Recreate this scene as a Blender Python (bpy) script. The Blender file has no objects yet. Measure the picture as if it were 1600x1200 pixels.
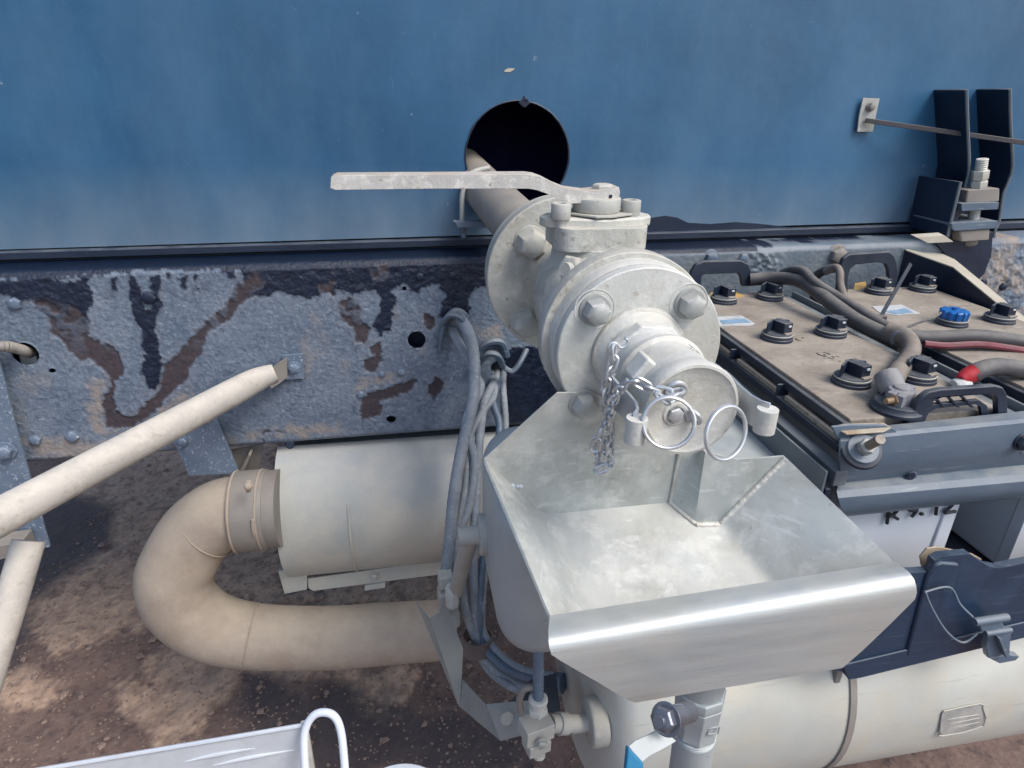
import bpy, bmesh, math, random
import numpy as np
from mathutils import Vector, Matrix
from mathutils.geometry import tessellate_polygon
random.seed(7); np.random.seed(7)
scn = bpy.context.scene
COL = scn.collection

# ---------------------------------------------------------------- camera
F = 1000.0
CX = Vector((0.98570908, -0.16798021, 0.01265948))     # camera x in world columns
M = Matrix(((0.98570908, -0.16798021, 0.01265948),
            (0.05747984, 0.40602702, 0.9120516),
            (-0.15834671, -0.89828988, 0.40988)))       # world -> camera
C = Vector((-0.25379564, -0.64609057, 0.26211496))
MT = M.transposed()
cam_data = bpy.data.cameras.new("camera")
cam = bpy.data.objects.new("camera", cam_data)
COL.objects.link(cam)
cam.matrix_world = Matrix.Translation(C) @ MT.to_4x4()
cam_data.sensor_width = 36.0
cam_data.lens = 36.0 * F / 1600.0
cam_data.clip_start = 0.02
cam_data.clip_end = 300
scn.camera = cam

# ---------------------------------------------------------------- world, sun, exposure
SUN_EL, SUN_AZ = math.radians(52), math.radians(136)     # azimuth from +Y clockwise
w = bpy.data.worlds.new("World"); scn.world = w; w.use_nodes = True
nt = w.node_tree
sky = nt.nodes.new("ShaderNodeTexSky"); sky.sky_type = 'NISHITA'; sky.sun_disc = False
sky.sun_elevation = SUN_EL; sky.sun_rotation = SUN_AZ
sky.air_density = 1.0; sky.dust_density = 3.0; sky.ozone_density = 1.0
bg = nt.nodes["Background"]; bg.inputs[1].default_value = 0.15
nt.links.new(sky.outputs[0], bg.inputs[0])
sd = bpy.data.lights.new("sun", 'SUN'); sd.energy = 1.5; sd.angle = math.radians(24); sd.color = (1.0, 0.96, 0.91)
sun = bpy.data.objects.new("sun", sd); COL.objects.link(sun)
sv = Vector((math.sin(SUN_AZ) * math.cos(SUN_EL), math.cos(SUN_AZ) * math.cos(SUN_EL), math.sin(SUN_EL)))
sun.rotation_euler = sv.to_track_quat('Z', 'Y').to_euler()
scn.view_settings.view_transform = 'Standard'; scn.view_settings.look = 'None'
scn.view_settings.exposure = 0.62; scn.view_settings.gamma = 1.0
scn.render.engine = 'CYCLES'
scn.cycles.max_bounces = 6

# ---------------------------------------------------------------- helpers
def ray(px, py): return MT @ Vector(((px - 800) / F, (600 - py) / F, -1.0))
def U(px, py, ax, v):
    r = ray(px, py); return C + r * ((v - C[ax]) / r[ax])
def UX(px, py, v): return U(px, py, 0, v)
def UY(px, py, v): return U(px, py, 1, v)
def UZ(px, py, v): return U(px, py, 2, v)
def UD(px, py, d): return C + ray(px, py) * d
def proj_np(P):
    c = (P - np.array(C)) @ np.array(M).T
    return 800 + F * c[:, 0] / -c[:, 2], 600 - F * c[:, 1] / -c[:, 2]
def V(*a): return Vector(a)
def perp(d):
    d = d.normalized(); u = d.cross(V(0, 0, 1))
    if u.length < 1e-3: u = d.cross(V(1, 0, 0))
    u.normalize(); return u, d.cross(u).normalized()

class MB:
    def __init__(s): s.v = []; s.f = []
    def add(s, vs, fs):
        o = len(s.v); s.v += [Vector(a) for a in vs]; s.f += [tuple(i + o for i in q) for q in fs]; return s
    def box(s, c, size, R=None):
        c = Vector(c); hx, hy, hz = [a / 2 for a in size]; R = R or Matrix.Identity(3)
        vs = [c + R @ V(x, y, z) for x in (-hx, hx) for y in (-hy, hy) for z in (-hz, hz)]
        return s.add(vs, [(0, 1, 3, 2), (4, 6, 7, 5), (0, 4, 5, 1), (2, 3, 7, 6), (0, 2, 6, 4), (1, 5, 7, 3)])
    def prism(s, pts, vec, holes=()):
        vec = Vector(vec); loops = [list(map(Vector, pts))] + [list(map(Vector, h)) for h in holes]
        allp = [p for l in loops for p in l]; n = len(allp)
        tri = tessellate_polygon(loops)
        nrm = V(0, 0, 0); L = loops[0]
        for i in range(len(L)): nrm += L[i].cross(L[(i + 1) % len(L)])
        fs = []
        for t in tri:
            a, b, c = t
            g = (allp[b] - allp[a]).cross(allp[c] - allp[a])
            if g.dot(vec) > 0: t = (a, c, b)
            fs.append(tuple(t)); fs.append((t[0] + n, t[2] + n, t[1] + n))
        o = 0
        for l in loops:
            m = len(l)
            for i in range(m):
                j = (i + 1) % m; fs.append((o + i, o + j, o + j + n, o + i + n))
            o += m
        return s.add(allp + [p + vec for p in allp], fs)
    def lathe(s, o, ax, prof, seg=32, cap=(True, True), a0=0.0, n_side=None):
        o = Vector(o); ax = Vector(ax).normalized(); u, w_ = perp(ax); vs = []; fs = []
        for t, r in prof:
            for k in range(seg):
                a = a0 + 2 * math.pi * k / seg; vs.append(o + ax * t + (u * math.cos(a) + w_ * math.sin(a)) * r)
        for i in range(len(prof) - 1):
            for k in range(seg):
                k2 = (k + 1) % seg; fs.append((i * seg + k, i * seg + k2, (i + 1) * seg + k2, (i + 1) * seg + k))
        if cap[0]: fs.append(tuple(reversed(range(seg))))
        if cap[1]: fs.append(tuple((len(prof) - 1) * seg + k for k in range(seg)))
        return s.add(vs, fs)
    def cyl(s, p0, p1, r, r1=None, seg=24):
        p0, p1 = Vector(p0), Vector(p1); return s.lathe(p0, p1 - p0, [(0, r), ((p1 - p0).length, r if r1 is None else r1)], seg)
    def bar(s, p0, p1, wa, wb, up=(0, 0, 1)):
        p0, p1 = Vector(p0), Vector(p1); d = (p1 - p0).normalized(); a = d.cross(Vector(up)).normalized(); b = a.cross(d)
        vs = [p + a * wa * i / 2 + b * wb * j / 2 for p in (p0, p1) for i, j in ((-1, -1), (1, -1), (1, 1), (-1, 1))]
        return s.add(vs, [(3, 2, 1, 0), (4, 5, 6, 7)] + [(i, (i + 1) % 4, (i + 1) % 4 + 4, i + 4) for i in range(4)])
    def tube(s, pts, r, seg=12, closed=False, sub=6, rib=0.0, ribn=0, flat=1.0):
        P = [Vector(p) for p in pts]; rr = r if isinstance(r, (list, tuple)) else [r] * len(P); n = len(P)
        Q = []; RR = []
        rng = range(n if closed else n - 1)
        for i in rng:
            g = (lambda k: P[k % n]) if closed else (lambda k: P[max(0, min(n - 1, k))])
            p0, p1, p2, p3 = g(i - 1), g(i), g(i + 1), g(i + 2)
            for k in range(sub):
                t = k / sub; t2 = t * t; t3 = t2 * t
                Q.append(0.5 * ((2 * p1) + (p2 - p0) * t + (2 * p0 - 5 * p1 + 4 * p2 - p3) * t2 + (3 * p1 - p0 - 3 * p2 + p3) * t3))
                RR.append(rr[i % n] * (1 - t) + rr[(i + 1) % n] * t)
        if not closed: Q.append(P[-1]); RR.append(rr[-1])
        m = len(Q); vs = []; fs = []; u = None
        for i in range(m):
            a = Q[(i - 1) % m] if (closed or i > 0) else Q[i]; b = Q[(i + 1) % m] if (closed or i < m - 1) else Q[i]
            d = (b - a).normalized()
            if u is None: u, _ = perp(d)
            u = (u - d * u.dot(d)).normalized(); w_ = d.cross(u)
            rad = RR[i]
            if rib and (i % 2): rad *= 1 - rib
            for k in range(seg):
                an = 2 * math.pi * k / seg; vs.append(Q[i] + (u * math.cos(an) * flat + w_ * math.sin(an)) * rad)
        for i in range(m if closed else m - 1):
            i2 = (i + 1) % m
            for k in range(seg):
                k2 = (k + 1) % seg; fs.append((i * seg + k, i * seg + k2, i2 * seg + k2, i2 * seg + k))
        if not closed:
            fs.append(tuple(reversed(range(seg)))); fs.append(tuple((m - 1) * seg + k for k in range(seg)))
        return s.add(vs, fs)
    def hexhead(s, o, ax, r, h, washer=0.0, rot=0.0, dome=0.25):
        o = Vector(o); ax = Vector(ax).normalized(); t = 0.0
        if washer:
            s.lathe(o, ax, [(0, washer), (0.0016, washer), (0.0022, washer * .96)], 24); t = 0.0022
        s.lathe(o, ax, [(t, r), (t + h * .8, r), (t + h, r * .86)], 6, a0=rot, cap=(True, False))
        s.lathe(o, ax, [(t + h, r * .86), (t + h * 1.04, r * .8), (t + h * (1.04 + dome * .6), r * .5), (t + h * (1.04 + dome * .75), r * .2)], 6, a0=rot, cap=(False, True))
        return s
    def grid(s, rows, thick=None):
        n = len(rows[0]); vs = [p for r in rows for p in r]; fs = []
        for i in range(len(rows) - 1):
            for k in range(n - 1): fs.append((i * n + k, i * n + k + 1, (i + 1) * n + k + 1, (i + 1) * n + k))
        return s.add(vs, fs)

def obj(name, mb, mat, parent=None, bevel=0.0, angle=38, seg=2, label=None, solid=0.0, recalc=True):
    me = bpy.data.meshes.new(name)
    off = parent_world(parent) if parent else Vector((0, 0, 0))
    bm = bmesh.new()
    bv = [bm.verts.new(p - off) for p in mb.v]
    for f in mb.f:
        try: bm.faces.new([bv[i] for i in f])
        except ValueError: pass
    if recalc: bmesh.ops.recalc_face_normals(bm, faces=bm.faces)
    ca = math.radians(angle)
    for f in bm.faces: f.smooth = True
    for e in bm.edges:
        if len(e.link_faces) == 2: e.smooth = e.calc_face_angle(0) < ca
        else: e.smooth = False
    bm.to_mesh(me); bm.free()
    me.materials.append(mat)
    o = bpy.data.objects.new(name, me); COL.objects.link(o)
    if parent: o.parent = parent
    if solid:
        m = o.modifiers.new("solid", 'SOLIDIFY'); m.thickness = solid; m.offset = 0
    if bevel:
        m = o.modifiers.new("bevel", 'BEVEL'); m.width = bevel; m.segments = seg; m.limit_method = 'ANGLE'; m.angle_limit = math.radians(35)
        m.harden_normals = True
    if label: o["label"] = label
    return o
def parent_world(p):
    v = Vector(p.location)
    while p.parent: p = p.parent; v += Vector(p.location)
    return v
def thing(name, label, cat, loc=(0, 0, 0), group=None):
    o = bpy.data.objects.new(name, None); COL.objects.link(o); o.location = loc
    o.empty_display_size = 0.05
    o["label"] = label; o["category"] = cat
    if group: o["group"] = group
    return o
def tag(o, label, cat, group=None):
    o["label"] = label; o["category"] = cat
    if group: o["group"] = group
    return o

# ---------------------------------------------------------------- materials
def S(r, g, b):
    f = lambda c: (c / 255 / 12.92) if c / 255 <= 0.04045 else ((c / 255 + 0.055) / 1.055) ** 2.4
    return (f(r), f(g), f(b), 1)
def worn(name, c1, c2, scale=8, rough=.6, metal=0.0, spots=None, dust=None, bump=.15, bscale=120, stretch=None, scratch=None, rvar=.12, coat=0.0, patch=None):
    m = bpy.data.materials.new(name); m.use_nodes = True; n = m.node_tree; L = n.links
    b = n.nodes["Principled BSDF"]
    tc = n.nodes.new("ShaderNodeTexCoord"); oi = n.nodes.new("ShaderNodeObjectInfo")
    ad = n.nodes.new("ShaderNodeVectorMath"); ad.operation = 'MULTIPLY_ADD'
    L.new(oi.outputs["Random"], ad.inputs[0]); ad.inputs[1].default_value = (7, 3, 5); L.new(tc.outputs["Object"], ad.inputs[2])
    vec = ad.outputs[0]
    if stretch:
        mp = n.nodes.new("ShaderNodeMapping"); mp.inputs["Scale"].default_value = stretch; L.new(vec, mp.inputs[0]); svec = mp.outputs[0]
    else: svec = vec
    def noise(sc, det=5, v=None, ro=.6, dist=0.0):
        t = n.nodes.new("ShaderNodeTexNoise"); t.inputs["Scale"].default_value = sc; t.inputs["Detail"].default_value = det
        t.inputs["Roughness"].default_value = ro; t.inputs["Distortion"].default_value = dist; L.new(v or vec, t.inputs["Vector"]); return t.outputs[0]
    def ramp(src, lo, hi):
        r = n.nodes.new("ShaderNodeMapRange"); r.inputs[1].default_value = lo; r.inputs[2].default_value = hi; L.new(src, r.inputs[0]); return r.outputs[0]
    def mix(fac, a, c):
        x = n.nodes.new("ShaderNodeMix"); x.data_type = 'RGBA'
        if isinstance(fac, (int, float)): x.inputs[0].default_value = fac
        else: L.new(fac, x.inputs[0])
        for k, q in ((6, a), (7, c)):
            if isinstance(q, tuple): x.inputs[k].default_value = q
            else: L.new(q, x.inputs[k])
        return x.outputs[2]
    col = mix(ramp(noise(scale, 6, svec), .32, .68), c1, c2)
    if patch:   # (colour, scale, lo, hi, strength)
        r = ramp(noise(patch[1], 7, None, .65, .4), patch[2], patch[3]); mu = n.nodes.new("ShaderNodeMath"); mu.operation = 'MULTIPLY'; L.new(r, mu.inputs[0]); mu.inputs[1].default_value = patch[4]
        col = mix(mu.outputs[0], col, patch[0])
    if spots:   # list of (colour, scale, lo, hi)
        for sp in spots: col = mix(ramp(noise(sp[1], 4, svec if len(sp) > 4 else None, .7), sp[2], sp[3]), col, sp[0])
    if scratch:
        mp2 = n.nodes.new("ShaderNodeMapping"); mp2.inputs["Scale"].default_value = scratch[1]; mp2.inputs["Rotation"].default_value = scratch[3] if len(scratch) > 3 else (0, 0, 0)
        L.new(vec, mp2.inputs[0]); r = ramp(noise(1.0, 2, mp2.outputs[0], .5), .66, .70)
        mu = n.nodes.new("ShaderNodeMath"); mu.operation = 'MULTIPLY'; L.new(r, mu.inputs[0]); mu.inputs[1].default_value = scratch[2]
        col = mix(mu.outputs[0], col, scratch[0])
    rgh = n.nodes.new("ShaderNodeMapRange"); L.new(noise(scale * 2.3, 4, svec), rgh.inputs[0]); rgh.inputs[1].default_value = .3; rgh.inputs[2].default_value = .7
    rgh.inputs[3].default_value = max(.05, rough - rvar); rgh.inputs[4].default_value = min(1, rough + rvar); ro = rgh.outputs[0]
    if dust:    # (colour, strength) settles on faces that look up
        g = n.nodes.new("ShaderNodeNewGeometry"); sx = n.nodes.new("ShaderNodeSeparateXYZ"); L.new(g.outputs["Normal"], sx.inputs[0])
        up = ramp(sx.outputs[2], dust[2] if len(dust) > 2 else .15, .9)
        nz = ramp(noise(22, 7, None, .65), .25, .6)
        mu = n.nodes.new("ShaderNodeMath"); mu.operation = 'MULTIPLY'; L.new(up, mu.inputs[0]); L.new(nz, mu.inputs[1])
        mu2 = n.nodes.new("ShaderNodeMath"); mu2.operation = 'MULTIPLY'; L.new(mu.outputs[0], mu2.inputs[0]); mu2.inputs[1].default_value = dust[1]
        col = mix(mu2.outputs[0], col, dust[0])
        x = n.nodes.new("ShaderNodeMix"); x.data_type = 'FLOAT'; L.new(mu2.outputs[0], x.inputs[0]); L.new(ro, x.inputs[2]); x.inputs[3].default_value = .9; ro = x.outputs[0]
        if metal:
            x = n.nodes.new("ShaderNodeMix"); x.data_type = 'FLOAT'; L.new(mu2.outputs[0], x.inputs[0]); x.inputs[2].default_value = metal; x.inputs[3].default_value = 0; L.new(x.outputs[0], b.inputs["Metallic"])
    if not (dust and metal): b.inputs["Metallic"].default_value = metal
    L.new(col, b.inputs["Base Color"]); L.new(ro, b.inputs["Roughness"])
    if coat: b.inputs["Coat Weight"].default_value = coat; b.inputs["Coat Roughness"].default_value = .2
    bp = n.nodes.new("ShaderNodeBump"); bp.inputs["Strength"].default_value = bump; bp.inputs["Distance"].default_value = .002
    L.new(noise(bscale, 6, svec if stretch and metal > .5 else None, .65), bp.inputs["Height"]); L.new(bp.outputs[0], b.inputs["Normal"])
    m["nodes_ok"] = 1
    return m
DUST = S(182, 176, 162); TAN = S(176, 156, 132)
ALU = worn("dusty_aluminium", S(196, 199, 195), S(172, 176, 172), 7, .52, .12, [(S(212, 214, 210), 34, .5, .8), (S(150, 142, 126), 85, .62, .76)], (S(202, 199, 190), .7), .42, 170, patch=(S(168, 162, 144), 12, .46, .74, .7))
ALU2 = worn("grey_cast_steel", S(176, 178, 174), S(150, 152, 148), 9, .6, .1, [(S(190, 188, 180), 36, .52, .8), (S(120, 116, 108), 110, .66, .78)], (S(186, 180, 164), .7), .3, 150)
LEVER = worn("chipped_lever_paint", S(192, 193, 190), S(168, 168, 164), 16, .6, .05, [(S(212, 212, 206), 60, .5, .66), (S(112, 100, 90), 120, .64, .72), (S(150, 136, 120), 30, .62, .74)], (S(170, 156, 138), .8), .4, 190)
BOLT = worn("galvanised_bolt", S(168, 172, 170), S(146, 150, 150), 22, .48, .3, None, (S(180, 174, 160), .5), .2, 260)
STEEL = worn("bright_stainless", S(206, 210, 212), S(176, 182, 186), 14, .34, .6, None, None, .06, 200)
TRAYM = worn("brushed_stainless_sheet", S(196, 202, 202), S(172, 182, 186), 5, .36, .55, None, (S(196, 192, 178), .35, .3), .10, 60, stretch=(1, 1, 14), patch=(S(196, 194, 186), 7, .45, .7, .6), scratch=(S(212, 216, 218), (5, 60, 700), .12))
TRAYD = worn("dusty_stainless_inside", S(184, 188, 184), S(162, 169, 170), 7, .5, .35, [(S(208, 210, 206), 26, .5, .8), (S(140, 138, 130), 100, .64, .78)], (S(196, 192, 182), .35, .3), .14, 90, patch=(S(136, 138, 132), 10, .44, .70, .8), scratch=(S(214, 216, 216), (30, 12, 170), .35, (.4, .2, .5)))
TRAYF = worn("grimy_tray_floor", S(176, 182, 184), S(154, 162, 166), 7, .42, .5, [(S(192, 194, 190), 26, .5, .8), (S(128, 128, 124), 110, .68, .80)], (S(180, 178, 170), .3, .3), .14, 90, patch=(S(140, 148, 152), 9, .40, .70, .7), scratch=(S(206, 210, 210), (30, 12, 160), .3, (.4, .2, .5)))
ALUB = worn("grimy_cast_aluminium", S(186, 188, 182), S(160, 162, 156), 12, .6, .1, [(S(204, 203, 196), 34, .54, .8), (S(116, 106, 92), 60, .58, .76)], (S(190, 184, 170), .65), .85, 110, patch=(S(150, 142, 124), 15, .48, .74, .7))
WELD = worn("weld_bead", S(200, 200, 194), S(172, 170, 162), 40, .5, .3, None, None, .8, 220)
TANK = worn("matt_aluminium_tank", S(176, 184, 186), S(154, 164, 168), 6, .5, .35, [(S(118, 128, 134), 90, .66, .74)], (S(178, 180, 174), .5), .15, 110)
TANK2 = worn("cream_dusty_tank", S(194, 197, 192), S(178, 183, 180), 5, .5, .25, [(S(150, 144, 132), 130, .70, .8)], (S(200, 194, 178), .6, .3), .15, 130, patch=(S(198, 192, 174), 8, .46, .70, .7), scratch=(S(150, 148, 140), (10, 260, 200), .3))
MUFF = worn("dusty_heat_shield", S(186, 186, 178), S(164, 168, 164), 6, .6, .1, [(S(110, 108, 100), 130, .66, .76)], (S(158, 164, 168), .6, .3), .25, 130, patch=(S(196, 190, 174), 8, .45, .7, .7))
PIPE = worn("beige_dust_covered_hose", S(162, 150, 137), S(146, 135, 123), 5, .85, 0, [(S(168, 157, 142), 30, .45, .85), (S(128, 116, 102), 150, .62, .78), (S(140, 126, 112), 9, .5, .8)], (S(176, 165, 146), .5), .3, 140)
GREYP = worn("brown_grey_pipe", S(140, 136, 130), S(118, 115, 112), 8, .6, .1, None, (S(150, 142, 130), .5), .2, 180)
BLKP = worn("black_battery_plastic", S(24, 34, 52), S(36, 46, 62), 12, .42, 0, None, (S(120, 122, 120), .55), .15, 200)
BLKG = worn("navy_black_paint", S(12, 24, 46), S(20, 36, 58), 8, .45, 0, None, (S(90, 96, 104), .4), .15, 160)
GREYB = worn("grey_blue_painted_steel", S(94, 110, 126), S(74, 92, 110), 7, .42, .0, [(S(130, 138, 144), 160, .7, .8)], (S(146, 148, 146), .6), .2, 120, stretch=(1, 1, 3), scratch=(S(150, 158, 166), (12, 60, 130), .4))
BOXM = worn("navy_plastic_cover", S(36, 56, 80), S(28, 44, 66), 6, .36, 0, None, (S(110, 120, 130), .45), .1, 160, scratch=(S(120, 132, 144), (9, 50, 520), .25), patch=(S(52, 74, 98), 6, .5, .7, .7))
LIDM = worn("dusty_battery_lid", S(128, 120, 110), S(162, 155, 144), 11, .85, 0, [(S(172, 164, 150), 30, .56, .74, 1), (S(88, 80, 74), 34, .62, .76), (S(96, 88, 80), 120, .60, .72)], (S(152, 142, 128), .35), .7, 70, stretch=(1, 1.5, 1), patch=(S(98, 88, 80), 13, .45, .72, .7))
RAILM = worn("grey_rail", S(112, 120, 126), S(92, 102, 110), 9, .5, .1, None, (S(140, 142, 140), .5), .15, 150)
CABLE = worn("dusty_black_cable", S(52, 54, 60), S(70, 70, 74), 14, .55, 0, None, (S(128, 124, 118), .75), .15, 200)
CABLEB = worn("dusty_brown_sleeve", S(112, 106, 100), S(88, 84, 82), 14, .7, 0, None, (S(146, 136, 124), .7), .3, 150)
HOSE = worn("grey_sleeved_hose", S(112, 122, 132), S(140, 148, 156), 30, .55, 0, [(S(160, 168, 176), 130, .56, .68)], (S(140, 144, 146), .4), .4, 220)
HOSEB = worn("blue_grey_ribbed_hose", S(96, 112, 128), S(80, 96, 114), 20, .45, 0, [(S(150, 160, 172), 140, .6, .7)], None, .3, 220)
RUBM = worn("rubber_strip", S(24, 36, 54), S(36, 48, 66), 14, .4, 0, [(S(120, 132, 144), 170, .7, .76)], (S(90, 98, 108), .7), .4, 170, stretch=(.4, 1, 1))
TUBEM = worn("muddy_grey_tube", S(186, 182, 174), S(160, 156, 150), 10, .75, 0, [(S(200, 195, 184), 40, .5, .8), (S(140, 130, 116), 70, .58, .76), (S(120, 112, 102), 12, .56, .8)], (S(204, 198, 186), .75), .5, 90)
BRASS = worn("brass", S(150, 128, 100), S(120, 100, 80), 20, .4, .4, None, None, .2, 200)
BOLT2 = worn("dull_brown_steel", S(132, 126, 116), S(104, 98, 92), 20, .5, .35, None, None, .3, 200)
DKST = worn("dark_stainless", S(120, 124, 134), S(90, 94, 104), 18, .32, .6, None, None, .15, 200)
LEAD = worn("corroded_lead_terminal", S(136, 138, 144), S(106, 108, 116), 26, .7, .1, None, (S(160, 156, 148), .5), .6, 160)
WHITEP = worn("white_battery_case", S(208, 214, 222), S(194, 202, 212), 4, .45, 0, None, None, .05, 80)
WHITES = worn("scuffed_white_sheet", S(196, 202, 208), S(178, 186, 194), 6, .4, .1, [(S(176, 180, 184), 50, .5, .8)], None, .1, 60, patch=(S(186, 184, 176), 9, .56, .7, .6))
REDM = worn("red_boot", S(196, 44, 52), S(160, 34, 42), 30, .5)
REDS = worn("faded_red_stripe", S(132, 56, 68), S(96, 50, 62), 30, .6, 0, None, (S(128, 118, 114), .6))
BLUEM = worn("blue_plastic", S(12, 84, 150), S(22, 104, 176), 20, .35, 0, None, None, .05, 100)
SLEEVE = worn("blue_vinyl_sleeve", S(18, 98, 138), S(24, 112, 150), 12, .4)
YEL = worn("yellow_sticker", S(196, 158, 82), S(180, 150, 96), 20, .7)
WST = worn("pale_sticker", S(190, 194, 196), S(176, 178, 176), 20, .7, 0, [(S(150, 156, 158), 40, .5, .7)])
STB = worn("blue_sticker_band", S(104, 140, 170), S(136, 160, 178), 40, .7)
INK = worn("marker_ink", S(30, 36, 46), S(40, 46, 56), 20, .6)
RUSTP = worn("rusty_plate", S(184, 176, 158), S(156, 138, 116), 40, .8, 0, [(S(120, 80, 50), 50, .6, .72)], None, .5, 120)
DUSTP = worn("dust_topped_flange", S(176, 172, 158), S(160, 154, 140), 12, .8, 0, None, None, .2, 120)
BAND = worn("brown_clamp_band", S(112, 104, 100), S(90, 84, 82), 16, .6)
FOIL = worn("worn_foil_label", S(188, 190, 186), S(150, 152, 150), 30, .35, .3, None, None, .5, 120)
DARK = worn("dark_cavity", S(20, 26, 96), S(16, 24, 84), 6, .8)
PLATE = worn("speckled_grey_plate", S(112, 128, 146), S(90, 106, 126), 10, .5, .05, [(S(170, 180, 190), 170, .58, .66), (S(60, 74, 92), 120, .64, .72)], None, .6, 170)
print("MATS")

# ---------------------------------------------------------------- noise and polygon masks
_rg = np.random.RandomState(3).rand(256, 256)
def vnoise(x, y):
    xi = np.floor(x).astype(int); yi = np.floor(y).astype(int); fx = x - xi; fy = y - yi
    fx = fx * fx * (3 - 2 * fx); fy = fy * fy * (3 - 2 * fy); g = lambda a, b: _rg[a & 255, b & 255]
    return (g(xi, yi) * (1 - fx) + g(xi + 1, yi) * fx) * (1 - fy) + (g(xi, yi + 1) * (1 - fx) + g(xi + 1, yi + 1) * fx) * fy
def fbm(x, y, o=4):
    s = 0; a = .5; t = 0
    for k in range(o): s = s + a * vnoise(x * 2 ** k + 17 * k, y * 2 ** k + 5 * k); t += a; a *= .55
    return s / t - .5
def sdf(poly, X, Y):
    P = np.array(poly, float); d = np.full(X.shape, 1e9); ins = np.zeros(X.shape, bool)
    for i in range(len(P)):
        a = P[i]; b = P[(i + 1) % len(P)]; e = b - a; wx = X - a[0]; wy = Y - a[1]
        t = np.clip((wx * e[0] + wy * e[1]) / (e @ e + 1e-9), 0, 1)
        d = np.minimum(d, np.hypot(wx - e[0] * t, wy - e[1] * t))
        c = ((a[1] <= Y) != (b[1] <= Y)); xx = a[0] + (Y - a[1]) * e[0] / (e[1] if abs(e[1]) > 1e-9 else 1e-9)
        ins ^= c & (X < xx)
    return np.where(ins, d, -d)
def grid_mesh(name, P, nr, nc, mat, lay, keep=None):
    me = bpy.data.meshes.new(name)
    i = np.arange(nr - 1)[:, None]; k = np.arange(nc - 1)[None]
    q = np.stack([i * nc + k, i * nc + k + 1, (i + 1) * nc + k + 1, (i + 1) * nc + k], -1).reshape(-1, 4)
    if keep is not None: q = q[keep[q].all(1)]
    me.from_pydata(P.tolist(), [], q.tolist())
    ca = me.color_attributes.new("lay", 'FLOAT_COLOR', 'POINT')
    ca.data.foreach_set("color", np.concatenate([lay, np.ones((len(lay), 4 - lay.shape[1]))], 1).astype(np.float32).ravel())
    me.polygons.foreach_set("use_smooth", [True] * len(me.polygons))
    me.materials.append(mat); o = bpy.data.objects.new(name, me); COL.objects.link(o); return o

def layered(name, base, lays, roughs, bumps, bscale=170, speck=None, smooth=None):
    """material whose coats follow the wear map stored in the mesh"""
    m = bpy.data.materials.new(name); m.use_nodes = True; n = m.node_tree; L = n.links; b = n.nodes["Principled BSDF"]
    at = n.nodes.new("ShaderNodeVertexColor"); at.layer_name = "lay"; sp = n.nodes.new("ShaderNodeSeparateColor"); L.new(at.outputs[0], sp.inputs[0])
    tc = n.nodes.new("ShaderNodeTexCoord")
    def noise(sc, det=5, ro=.65):
        t = n.nodes.new("ShaderNodeTexNoise"); t.inputs["Scale"].default_value = sc; t.inputs["Detail"].default_value = det; t.inputs["Roughness"].default_value = ro; L.new(tc.outputs["Object"], t.inputs["Vector"]); return t.outputs[0]
    def ramp(src, lo, hi, a=0, c=1):
        r = n.nodes.new("ShaderNodeMapRange"); r.inputs[1].default_value = lo; r.inputs[2].default_value = hi; r.inputs[3].default_value = a; r.inputs[4].default_value = c; L.new(src, r.inputs[0]); return r.outputs[0]
    def mix(fac, a, c, ty='RGBA'):
        x = n.nodes.new("ShaderNodeMix"); x.data_type = ty; L.new(fac, x.inputs[0]); ks = (6, 7) if ty == 'RGBA' else (2, 3)
        for k, q in zip(ks, (a, c)):
            if isinstance(q, (tuple, float, int)): x.inputs[k].default_value = q
            else: L.new(q, x.inputs[k])
        return x.outputs[2 if ty == 'RGBA' else 0]
    n1 = ramp(noise(9), .35, .65); n2 = noise(bscale * .85, 4); n3 = ramp(noise(60), .3, .7)
    col = mix(n1, base[0], base[1])
    if speck: col = mix(ramp(n2, .50, .70, 0, .6), col, speck[0]); col = mix(ramp(noise(bscale * .5, 4), .52, .7, 0, .75), col, speck[1])
    ro = roughs[0]; bu = bumps[0]
    if smooth:
        col = mix(at.outputs["Alpha"], col, mix(ramp(noise(14), .3, .7), *smooth)); bu = mix(at.outputs["Alpha"], bu, .12, 'FLOAT')
    for k, (ca_, cb_) in enumerate(lays):
        ch = sp.outputs[k]; col = mix(ch, col, mix(n3, ca_, cb_)); ro = mix(ch, ro, roughs[k + 1], 'FLOAT'); bu = mix(ch, bu, bumps[k + 1], 'FLOAT')
    L.new(col, b.inputs["Base Color"]); L.new(ro, b.inputs["Roughness"])
    bp = n.nodes.new("ShaderNodeBump"); bp.inputs["Distance"].default_value = .004; L.new(bu, bp.inputs["Strength"]); L.new(noise(bscale, 5, .7), bp.inputs["Height"]); L.new(bp.outputs[0], b.inputs["Normal"])
    return m
def c1(pts): return [(p[0] * .3, 380 + p[1] * .3) for p in pts]
def c2(pts): return [(380 + p[0] * .3, 380 + p[1] * .3) for p in pts]

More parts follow.
